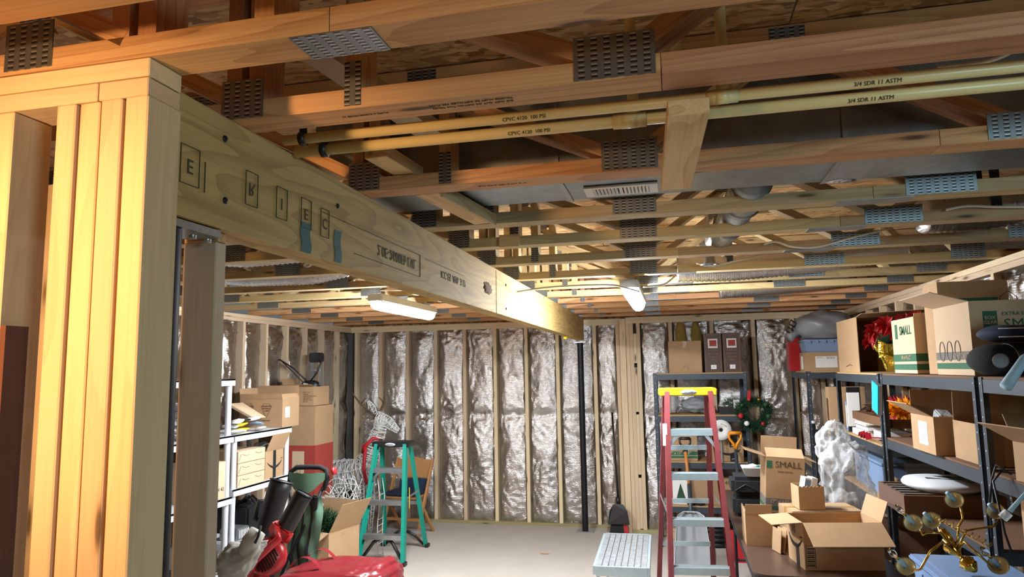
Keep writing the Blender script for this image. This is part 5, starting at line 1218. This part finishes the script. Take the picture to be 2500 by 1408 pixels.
for P_ in ([(-.10, .02), (.18, -.06), (.19, -.02), (.0, .0), (-.09, .05)], [(-.02, .11), (.15, .09), (.12, .05), (.04, .04)], [(.02, .08), (.06, .09), (.16, -.10), (.10, -.09)]):
    MB().poly([(x, y, .0565) for x, y in [(a_ * .84, c_) for a_, c_ in P_]], .001).build('emblem', 'ink', t)
t = thing('metal_rack_dark', 'dark tangle of metal bars on the lower tier at the right edge', 'metalware', (1.45, 2.34, .563))
rr = random.Random(4)
for k in range(14): MB().bar((rr.uniform(-.02, .3), rr.uniform(.0, .25), rr.uniform(.01, .5)), (rr.uniform(-.02, .3), rr.uniform(.0, .25), rr.uniform(.01, .5)), .012, .012).build('metal_bar', 'black_steel', t)
t = thing('crumpled_paper', 'crumpled brown packing paper on the shelf behind the white board', 'paper', (1.52, 4.96, 1.066)); MB().blob((0, 0, .045), (.12, .12, .04), .5, 5, 30, 20, seed=21, flat=-.042, fold=.5).build('paper', 'card_in', t)

# ================================================================== FOLDING TABLE AND THE BOXES ON IT
t = thing('folding_table', 'folding table with walnut laminate top along the right hand racks', 'table', (.385, 4.2, 0)); TW, TL_ = .80, 2.75
def rr_pts(x0, y0, x1, y1, r, z, n=6):
    out = []
    for cx, cy, a0 in ((x1 - r, y0 + r, -PI / 2), (x1 - r, y1 - r, 0), (x0 + r, y1 - r, PI / 2), (x0 + r, y0 + r, PI)):
        for k in range(n + 1): a = a0 + k * PI / 2 / n; out.append((cx + r * math.cos(a), cy + r * math.sin(a), z))
    return out
MB().poly(rr_pts(0, 0, TW, TL_, .09, .738), .012).build('table_top', 'laminate', t)
MB().poly(rr_pts(-.004, -.004, TW + .004, TL_ + .004, .094, .718), .026).build('edge_band', 'black', t)
for y in (.35, TL_ - .35):
    for x in (.08, TW - .08): MB().tube([(x, y, 0), (x, y, .70)], .014, 10).build('leg', 'black_steel', t)
    MB().tube([(.08, y, .2), (TW - .08, y, .2)], .010, 8).build('cross_bar', 'black_steel', t); MB().tube([(TW / 2, y, .2), (TW / 2, y + (.4 if y < 1 else -.4), .70)], .008, 8).build('brace', 'black_steel', t)
TZ_ = .7445
b = carton('parcel_box', 'big open box at the front table corner with black tape and curved arrow', (.87, 4.50, TZ_), (.44, .28, .26), .16, 'card', {'front': (.18, 212), 'left': (.17, 184), 'right': (.12, 110)}, cat='box')
smile(b, lambda a, c: Vector((-.2222, -a, .155 + c)), .22); decal(b, (-.2225, -.055, .0), (-.2205, -.005, .12), 'black_tape'); decal(b, (-.2225, -.002, .175), (-.2205, .045, .26), 'black_tape')
m = MB(); 
for k in range(9): m.box((-.205, -.1412, .022 + k * .0115), (-.165, -.1404, .022 + k * .0115 + (.004 if k % 2 else .007)))
m.build('barcode', 'ink', b)['kind'] = 'stuff'
MB().tube([(-.21, -.1414, .014), (-.16, -.1414, .014), (-.16, -.1414, .135), (-.21, -.1414, .135)], .0016, 4, closed=True).build('barcode_frame', 'ink', b)
b = carton('parcel_box', 'closed taped box just behind the big open box', (.865, 4.845, TZ_), (.43, .28, .255), .16, 'card', open_top=False)
SB = TZ_ + .258
t = thing('cut_box', 'small open box with a ragged cut rim standing on the closed taped box', 'box', (.79, 4.80, SB), .15)
m = MB(); L, W, Hh = .155, .15, .14
m.box((-L / 2, -W / 2, 0), (-L / 2 + .004, W / 2, Hh)); m.box((L / 2 - .004, -W / 2, 0), (L / 2, W / 2, Hh)); m.box((-L / 2, W / 2 - .004, 0), (L / 2, W / 2, Hh)); m.box((-L / 2, -W / 2, 0), (L / 2, W / 2, .004))
pts = [(-L / 2, -W / 2, 0), (L / 2, -W / 2, 0)] + [(L / 2 - L * k / 14, -W / 2, Hh + (.006 if k % 2 else -.004)) for k in range(15)]; m.poly(pts, .004); m.build('box_body', 'card', t)
for k, (dx, rzz, mm, lb) in enumerate(((-.03, .5, 'teal_pale', 'white and pale teal small box tilted out of the cut box'), (.035, .25, 'paper', 'white printed small box tilted out of the cut box'))):
    t = thing('product_box', lb, 'box', (.755 + .04 * k, 4.80, SB + .02), 0, None, (0, .2 , .15)); MB().box((-.018, -.045, 0), (.018, .045, .17)).build('box_body', 'paper', t, bev=.001); decal(t, (-.016, -.0462, .02), (.016, -.0452, .16), 'tote' if k == 0 else 'paper')
b = carton('moving_box', 'tall open small-size moving box tilted behind the cut box, flaps spread', (.69, 5.25, TZ_ + .155), (.25, .26, .37), 0, 'card', {'left': (.14, 165), 'front': (.11, 28), 'back': (.12, 90), 'right': (.08, 195)})
b.rotation_euler = (0, .06, .03)
bands(b, .25, .26, ((.02, .045, 'green_ink'), (.05, .095, 'grey_ink'))); text('SMALL', .06, 'ink_olive', b, (.02, -.1315, .32)); text('Handle with care', .014, 'ink_olive', b, (.0, -.1315, .275)); text('17" x 11" x 13"', .032, 'card_pale', b, (.0, -.1325, .073)); MB().box((-.12, -.1315, .295), (-.085, -.1305, .345)).build('maker_badge', 'green_ink', b)
t = thing('support_carton', 'low carton under the tilted moving box', 'box', (.73, 5.28, TZ_)); MB().box((-.13, -.14, 0), (.15, .14, .13)).build('box_body', 'card', t)
b = carton('divided_box', 'open carton with cardboard dividers at the left table edge', (.495, 4.98, TZ_), (.17, .26, .20), .0, 'card', {'left': (.02, 80), 'front': (.06, 95)})
MB().box((-.08, -.005, .02), (.08, -.001, .19)).build('divider', 'card_in', b); MB().box((-.002, -.12, .02), (.002, .12, .195)).build('divider', 'card_in', b)
t = thing('cardboard_pieces', 'loose cut cardboard pieces leaning between the boxes', 'cardboard', (.60, 4.72, TZ_))
for k in range(3): MB().box((-.03, -.06, 0), (-.027, .06, .14), (0, .1 + .06 * k, .3), (0, 0, 0)).build('cardboard_piece', 'card', t, (k * .022, 0, 0))
# cooler bags
t = thing('cooler_bag', 'black soft cooler bag behind the divided box', 'bag', (.52, 5.86, TZ_)); MB().box((-.12, -.14, 0), (.12, .14, .16)).build('lower_body', 'black_soft', t, bev=.03); MB().box((-.125, -.15, .161), (.13, .15, .30)).build('upper_body', 'black_soft', t, bev=.03); MB().tube([(-.1, -.152, .2), (-.02, -.156, .25), (.06, -.154, .2)], .004, 6).build('front_seam', 'shelf_steel', t)
t = thing('white_tray', 'white plastic tray with slips standing on the black cooler bag', 'tray', (.57, 5.80, TZ_ + .302)); MB().hexa([Vector(v) for v in ((-.06, -.07, 0), (.06, -.07, 0), (.06, .07, 0), (-.06, .07, 0), (-.09, -.1, .07), (.09, -.1, .07), (.09, .1, .07), (-.09, .1, .07))]).build('tray_body', 'white_plastic', t, bev=.004); MB().box((-.05, -.06, .071), (.02, .05, .078), (0, -.2, .3)).build('slip', 'paper', t); MB().lathe([(0, 0), (.014, 0), (.014, .012), (0, .014)], (.03, -.04, .072), 12).build('green_cap', 'green_rail', t)
# translucent plastic bag heap
t = thing('translucent_bag', 'big heap of crumpled translucent plastic bag spilling between table and rack', 'bag', (1.04, 5.12, TZ_ + .01))
def film_body(c, r, seed, n=60):
    c = Vector(c)
    def fn(u, v):
        th = u * 2 * PI; ph = v * PI; d = Vector((math.sin(ph) * math.cos(th), math.sin(ph) * math.sin(th), math.cos(ph)))
        k = 1 + .25 * noise.noise(d * 1.8 + Vector((seed, 0, 0))) - .18 * abs(noise.noise(d * 2.8 + Vector((0, seed, 0)))) * 2 - .045 * abs(noise.noise(d * 9 + Vector((0, seed, 5)))) * 2
        return c + Vector((d.x * r[0] * k, d.y * r[1] * k, d.z * r[2] * k))
    return MB().grid(fn, n, n - 16)
film_body((.0, .09, .58), (.13, .09, .18), 3).build('knotted_top', 'film', t)
film_body((.05, .02, .34), (.19, .12, .32), 6).build('main_body', 'film', t)
film_body((.05, .02, .16), (.14, .1, .155), 9).build('lower_fold', 'film', t)
# under the table
t = thing('floor_bin', 'black bin with grey lid edge on the floor under the table', 'bin', (.80, 5.75, 0)); MB().hexa([Vector(v) for v in ((-.2, -.35, 0), (.2, -.35, 0), (.2, .35, 0), (-.2, .35, 0), (-.23, -.38, .42), (.23, -.38, .42), (.23, .38, .42), (-.23, .38, .42))]).build('tub', 'black', t, bev=.01); MB().box((-.24, -.39, .421), (.24, .39, .44)).build('lid', 'shelf_steel', t)
t = thing('floor_bin', 'black crate on the floor below the table front', 'bin', (.72, 5.03, 0)); MB().box((-.22, -.26, 0), (.22, .26, .34)).build('tub', 'black', t, bev=.015)
for k in range(3): MB().tube([(-.225, -.25 + k * .05, .22), (-.225, -.15 + k * .05, .14)], .006, 6).build('white_strap', 'paper', t)

# ================================================================== BRASS CHANDELIER AND TOTE AT THE LOWER RIGHT
t = thing('wheeled_tote', 'blue lidded tote under the brass chandelier at the bottom right', 'tote', (1.16, 3.20, .672), -.0)
MB().hexa([Vector(v) for v in ((-.14, -.28, 0), (.14, -.28, 0), (.14, .28, 0), (-.14, .28, 0), (-.165, -.31, .36), (.16, -.31, .36), (.16, .31, .36), (-.165, .31, .36))]).build('tub', 'blue_tote', t, bev=.008)
MB().box((-.175, -.32, .361), (.175, .32, .382)).build('lid', 'blue_tote', t, bev=.006); MB().box((-.14, -.28, .3825), (.14, .28, .386)).build('lid_panel', 'blue_tote', t, bev=.003)
for k in range(4): MB().box((-.168, -.24 + k * .14, .1), (-.15, -.16 + k * .14, .33)).build('side_rib', 'blue_tote', t)
t = thing('floor_crate', 'black crate on the floor holding up the blue tote', 'crate', (1.16, 3.2, 0)); MB().box((-.15, -.28, 0), (.15, .28, .67)).build('crate_body', 'black', t, bev=.01)
CHZ = 1.0595
t = thing('brass_chandelier', 'brass chandelier lying on its side with pale candle sleeves and clear bulbs', 'chandelier', (1.28, 3.25, CHZ))
def chp(px, py, y): return at(px, py, 1, y + .25) - Vector((1.28, 3.25, CHZ))
hub = chp(2325, 1338, 3.0); hub2 = chp(2360, 1372, 2.95)
ax = (hub2 - hub).normalized()
MB().lathe([(0, -.05), (.010, -.045), (.014, -.03), (.028, -.018), (.030, -.008), (.022, .003), (.026, .008), (.022, .014), (.010, .03), (.009, .05), (.022, .058), (.032, .072), (.026, .085), (.03, .09), (.022, .1), (.010, .115), (0, .12)], hub, 24, ax).build('turned_body', 'brass', t)
MB().tube([chp(2300, 1290, 3.0), chp(2318, 1318, 3.0), hub], [.012, .018, .012], 10).build('stem', 'brass', t)
arms = [((2230, 1278), (2262, 1300), 2.98, True), ((2212, 1384), (2272, 1345), 2.9, True), ((2438, 1382), (2380, 1345), 2.92, True), ((2330, 1222), (2350, 1268), 3.1, False), ((2275, 1272), (2300, 1300), 3.05, False), ((2432, 1250), (2385, 1290), 3.14, False)]
for k, (cpx, mpx, yy, bulb) in enumerate(arms):
    c = chp(*cpx, yy); mid = chp(*mpx, yy - .03); c2 = c + Vector((.02, 0, -.015))
    curve = [hub + ax * .02, hub.lerp(mid, .5) + Vector((0, -.02, .035)), mid, mid.lerp(c2, .6) + Vector((0, -.01, -.02)), c2]
    MB().tube(curve, [.0048] * 5, 8).build('arm', 'brass', t)
    nrm = Vector((-.35, -.75, .55)).normalized()
    o = MB().lathe([(0, .0), (.014, .0), (.022, .003), (.034, .010), (.037, .012), (.02, .001), (0, -.003)], c, 22, nrm).build('drip_pan', 'pan', t)
    dirv = Vector((-.55, -.35, .6)).normalized()
    sl = c + nrm * .004
    MB().tube([sl, sl + dirv * .05], .0085, 12).build('candle_sleeve', 'grip_blue' if 'grip_blue' in M_ else 'tote', t)
    if bulb:
        b0 = sl + dirv * .052
        MB().tube([b0, b0 + dirv * .014], .007, 10).build('bulb_base', 'brass', t); MB().lathe([(.006, .0), (.0135, .012), (.0145, .02), (.010, .036), (.004, .05), (0, .054)], b0 + dirv * .014, 16, dirv).build('bulb_glass', 'glassy', t)
m = MB(); rr = random.Random(9); p = hub + Vector((-.01, .01, .10))
for k in range(17):
    c = chp(2290 + k * 8, 1262 + k * 4.2 + (6 if k % 2 else 0), 3.0); a = Vector((.5, 0, -.4 if k % 2 else .3)).normalized(); e2 = Vector((0, 1, 0)) if k % 2 else Vector((.3, .2, .6)).normalized()
    m.tube([c + a * math.cos(j * PI / 4) * .011 + e2 * math.sin(j * PI / 4) * .006 for j in range(8)], .0018, 5, closed=True)
m.build('chain', 'brass', t)['kind'] = 'stuff'
# ================================================================== PIPES, DUCTS, WIRES IN THE CEILING
def pipe_run(label, y, z, r, xa, xb, clip_x, coupler=None, risers=()):
    t = thing('water_pipe', label, 'pipe', (0, y, z))
    MB().tube([(xa, 0, 0), (xb, 0, 0)], r, 16).build('pipe', 'pipe', t)
    MB().tube([(clip_x - .008, 0, 0), (clip_x + .008, 0, 0)], r * 1.35, 14).build('clamp', 'black', t); MB().box((clip_x - .008, -.006, r), (clip_x + .008, .006, r + .035)).build('clamp_strap', 'black', t)
    if coupler: MB().tube([(coupler[0], 0, 0), (coupler[1], 0, 0)], r * 1.25, 16).build('coupler', 'pipe', t); MB().tube([(coupler[0] + .02, 0, 0), (coupler[1] - .02, 0, 0)], r * 1.3, 16).build('coupler', 'pipe', t)
    for x, dy in risers:
        MB().tube([(x, dy, 0), (x, dy, .37)], r * .95, 14).build('riser', 'pipe', t); MB().tube([(x, dy, r * .9), (x, dy, r * 2.4)], r * 1.25, 14).build('riser_collar', 'pipe', t)
    text('CPVC 4120  100 PSI', .013, 'ink_olive', t, (-.33, -r * .85, -r * .6), (PI / 2 + .6, 0, 0)); text('3/4 SDR 11 ASTM', .013, 'ink_olive', t, (.46, -r * .85, -r * .6), (PI / 2 + .6, 0, 0))
    return t
pa = at(1250, 290, 1, 1.60); pb = at(1250, 327, 1, 1.66)
pipe_run('upper one of two yellow water pipes under the ceiling', 1.60, max(2.512, at(1500, 262, 1, 1.60).z), .0135, -.985, 2.0, -.93, (.10, .17), ((.14, 0.0),))
pipe_run('lower one of two yellow water pipes under the ceiling', 1.66, max(2.497, at(1500, 298, 1, 1.66).z), .0145, -.985, 2.0, -.90, (-.12, -.04), ((-.07, 0.0),))
t = thing('water_pipe', 'short yellow upright pipe printed with letters behind the second truss', 'pipe', (.04, 1.72, H)); MB().tube([(0, 0, .12), (0, 0, .40)], .013, 14).build('pipe', 'pipe', t)
text('CPVC 3/4', .014, 'ink_olive', t, (0, -.0135, .3), (PI / 2, PI / 2, 0))

t = thing('trunk_duct', 'big rectangular grey sheet metal duct running between the trusses', 'duct', (0, 2.24, H + .045))
DL = -1.35
for k in range(4):
    x0_ = -1.25 + k * .9; MB().box((x0_, 0, 0), (x0_ + .892, .35, .27)).build('duct_section', 'duct', t)
    MB().box((x0_ + .886, -.008, -.006), (x0_ + .902, .358, .276)).build('seam_flange', 'bare_duct', t)
MB().box((.55, -.002, -.0065), (.66, .352, -.0005)).build('foil_tape', 'bare_duct', t); MB().blob((.60, .33, -.004), (.05, .02, .008), .6, 5, 16, 8, seed=4).build('foil_tape', 'foil', t)
# register
t = thing('air_register', 'white louvred air register on the underside of the duct', 'vent', (-.158, 2.465, H + .0385))
m = MB(); m.box((-.13, -.062, -.004), (.13, -.045, .004)); m.box((-.13, .045, -.004), (.13, .062, .004)); m.box((-.13, -.045, -.004), (-.1, .045, .004)); m.box((.1, -.045, -.004), (.13, .045, .004)); m.box((-.006, -.045, -.004), (.006, .045, .004)); m.build('frame', 'white_paint', t)
MB().box((-.1, -.045, .002), (.1, .045, .004)).build('backing', 'ink', t)
for s_ in (-1, 1):
    for k in range(7): MB().box((-.0045, -.043, -.005), (.0045, .043, .001), (0, s_ * .5, 0)).build('louvre', 'white_paint', t, (s_ * (.016 + k * .013), 0, -.001))
# round branch duct
t = thing('round_duct', 'round bright metal branch duct running back from the trunk duct', 'duct', (.32, 2.62, H + .13))
def ct(name, mat, pts, r, parent, n=20, cor=0.0, pitch=.02):
    pts = [Vector(p) for p in pts]; out = []; rs = []; L = sum((pts[i + 1] - pts[i]).length for i in range(len(pts) - 1)); N = max(8, int(L / (pitch / 2)))
    for k in range(N + 1):
        s_ = L * k / N; i = 0
        while i < len(pts) - 2 and s_ > (pts[i + 1] - pts[i]).length: s_ -= (pts[i + 1] - pts[i]).length; i += 1
        out.append(pts[i].lerp(pts[i + 1], min(1, s_ / (pts[i + 1] - pts[i]).length))); rs.append(r * (1 + (cor if k % 2 else -cor)))
    return MB().tube(out, rs, n).build(name, mat, parent)
MB().tube([(0, .02, -.03), (0, .4, -.03)], .075, 24).build('duct_section', 'bare_duct', t); MB().tube([(-.0, .4, -.03), (-.02, .9, -.03), (-.05, 1.35, -.03)], .07, 24).build('duct_section', 'bare_duct', t)
for y in (.1, .42, .9): MB().tube([(0 - (.02 if y > .5 else 0), y, -.03), (0 - (.02 if y > .5 else 0), y + .012, -.03)], .08, 24).build('seam_ring', 'bare_duct', t)
for k, (lb, P_) in enumerate((
    ('silver flexible duct sagging above the chords left of the beam', [(-2.85, 3.42, .14), (-2.4, 3.5, .1), (-2.0, 3.55, .12), (-1.5, 3.58, .16)]),
    ('second silver flexible duct further back left of the beam', [(-3.3, 4.12, .14), (-2.8, 4.15, .08), (-2.35, 4.2, .08), (-1.9, 4.22, .16)]),
    ('silver flexible duct at the right edge above the chords', [(1.15, 3.5, .08), (1.45, 3.55, .09), (1.9, 3.55, .15)]),
    ('silver flexible duct low between chords right of the round duct', [(.05, 4.9, .07), (.4, 4.9, .06), (.95, 4.9, .09), (1.5, 4.9, .15)]),
    ('farthest silver flexible duct near the back of the ceiling', [(.4, 6.05, .05), (.8, 6.05, .06), (1.4, 6.1, .12)]))):
    t = thing('flexible_duct', lb, 'duct', (0, 0, H)); ct('duct_hose', 'flex', P_, .085, t, 18, .05, .03)
    q = P_[1]; MB().box((q[0] - .02, q[1] - .088, q[2]), (q[0] + .02, q[1] - .084, .409)).build('hanger_strap', 'black', t); MB().box((q[0] - .02, q[1] + .084, q[2]), (q[0] + .02, q[1] + .088, .409)).build('hanger_strap', 'black', t)
# cables
def cable(lb, pts, r=.0055, mat='cable_white'):
    t = thing('electric_cable', lb, 'cable', (0, 0, 0)); P_ = [Vector(p) for p in pts]; out = []
    for i in range(len(P_) - 1):
        a, b_, c, d = P_[max(0, i - 1)], P_[i], P_[i + 1], P_[min(len(P_) - 1, i + 2)]
        for k in range(6):
            s_ = k / 6; out.append(.5 * ((2 * b_) + (c - a) * s_ + (2 * a - 5 * b_ + 4 * c - d) * s_ ** 2 + (3 * b_ - a - 3 * c + d) * s_ ** 3))
    out.append(P_[-1]); MB().tube(out, r, 6).build('sheath', mat, t); return t
M_['cable_white'] = plain('white_cable_sheath', srgb('#d8d4c4'), .5, var=.03)
cable('white cable looping from the beam to the right tube light', [at(1262, 712, 1, 4.35), at(1350, 700, 1, 4.38), at(1480, 695, 1, 4.42), at(1530, 703, 1, 4.42), at(1562, 712, 1, 4.42)])
cable('white cable rising away right of the right tube light', [at(1570, 700, 1, 4.45), at(1620, 694, 1, 4.45), at(1650, 672, 1, 4.47)])
cable('white cable sagging across the steel plates at the right', [at(1865, 596, 1, 3.78), at(1895, 590, 1, 3.77), at(1935, 602, 1, 3.76), at(1995, 603, 1, 3.76), at(2080, 580, 1, 3.77), at(2170, 558, 1, 3.79)])
cable('white cable curving along the chord at the right edge', [at(2310, 512, 1, 3.2), at(2360, 503, 1, 3.19), at(2430, 505, 1, 3.2), at(2510, 505, 1, 3.2)])
cable('white cable lying low near the small metal can light', [at(1700, 642, 1, 4.42), at(1740, 648, 1, 4.42), at(1800, 636, 1, 4.43), at(1860, 622, 1, 4.46)])
cable('grey cable hanging by the top right corner', [at(2290, 165, 1, 1.95), at(2380, 155, 1, 1.9), at(2440, 140, 1, 1.85), at(2510, 105, 1, 1.8)])
cable('white cable from the left tube light to the beam', [(-2.0, 4.55, 2.475), (-1.9, 4.65, 2.485), (-1.6, 4.8, 2.49), (-1.2, 4.9, 2.49)])
t = thing('junction_can', 'small shiny metal cup hanging from the sixth chord', 'fixture', tuple(at(1733, 638, 1, 4.33))); MB().lathe([(.035, -.02), (.03, .03), (.02, .04), (0, .04)], (0, 0, 0), 16).build('cup', 'bare_duct', t); MB().bar((0, 0, .03), (0, 0, 2.909 - t.location.z), .012, .012).build('hanger_rod', 'alu', t); MB().lathe([(.036, -.02), (.055, -.022), (.055, -.018)], (0, 0, 0), 16).build('cup_rim', 'bare_duct', t)
# warm work lamp and cool shop light fixtures behind the camera stay out of view
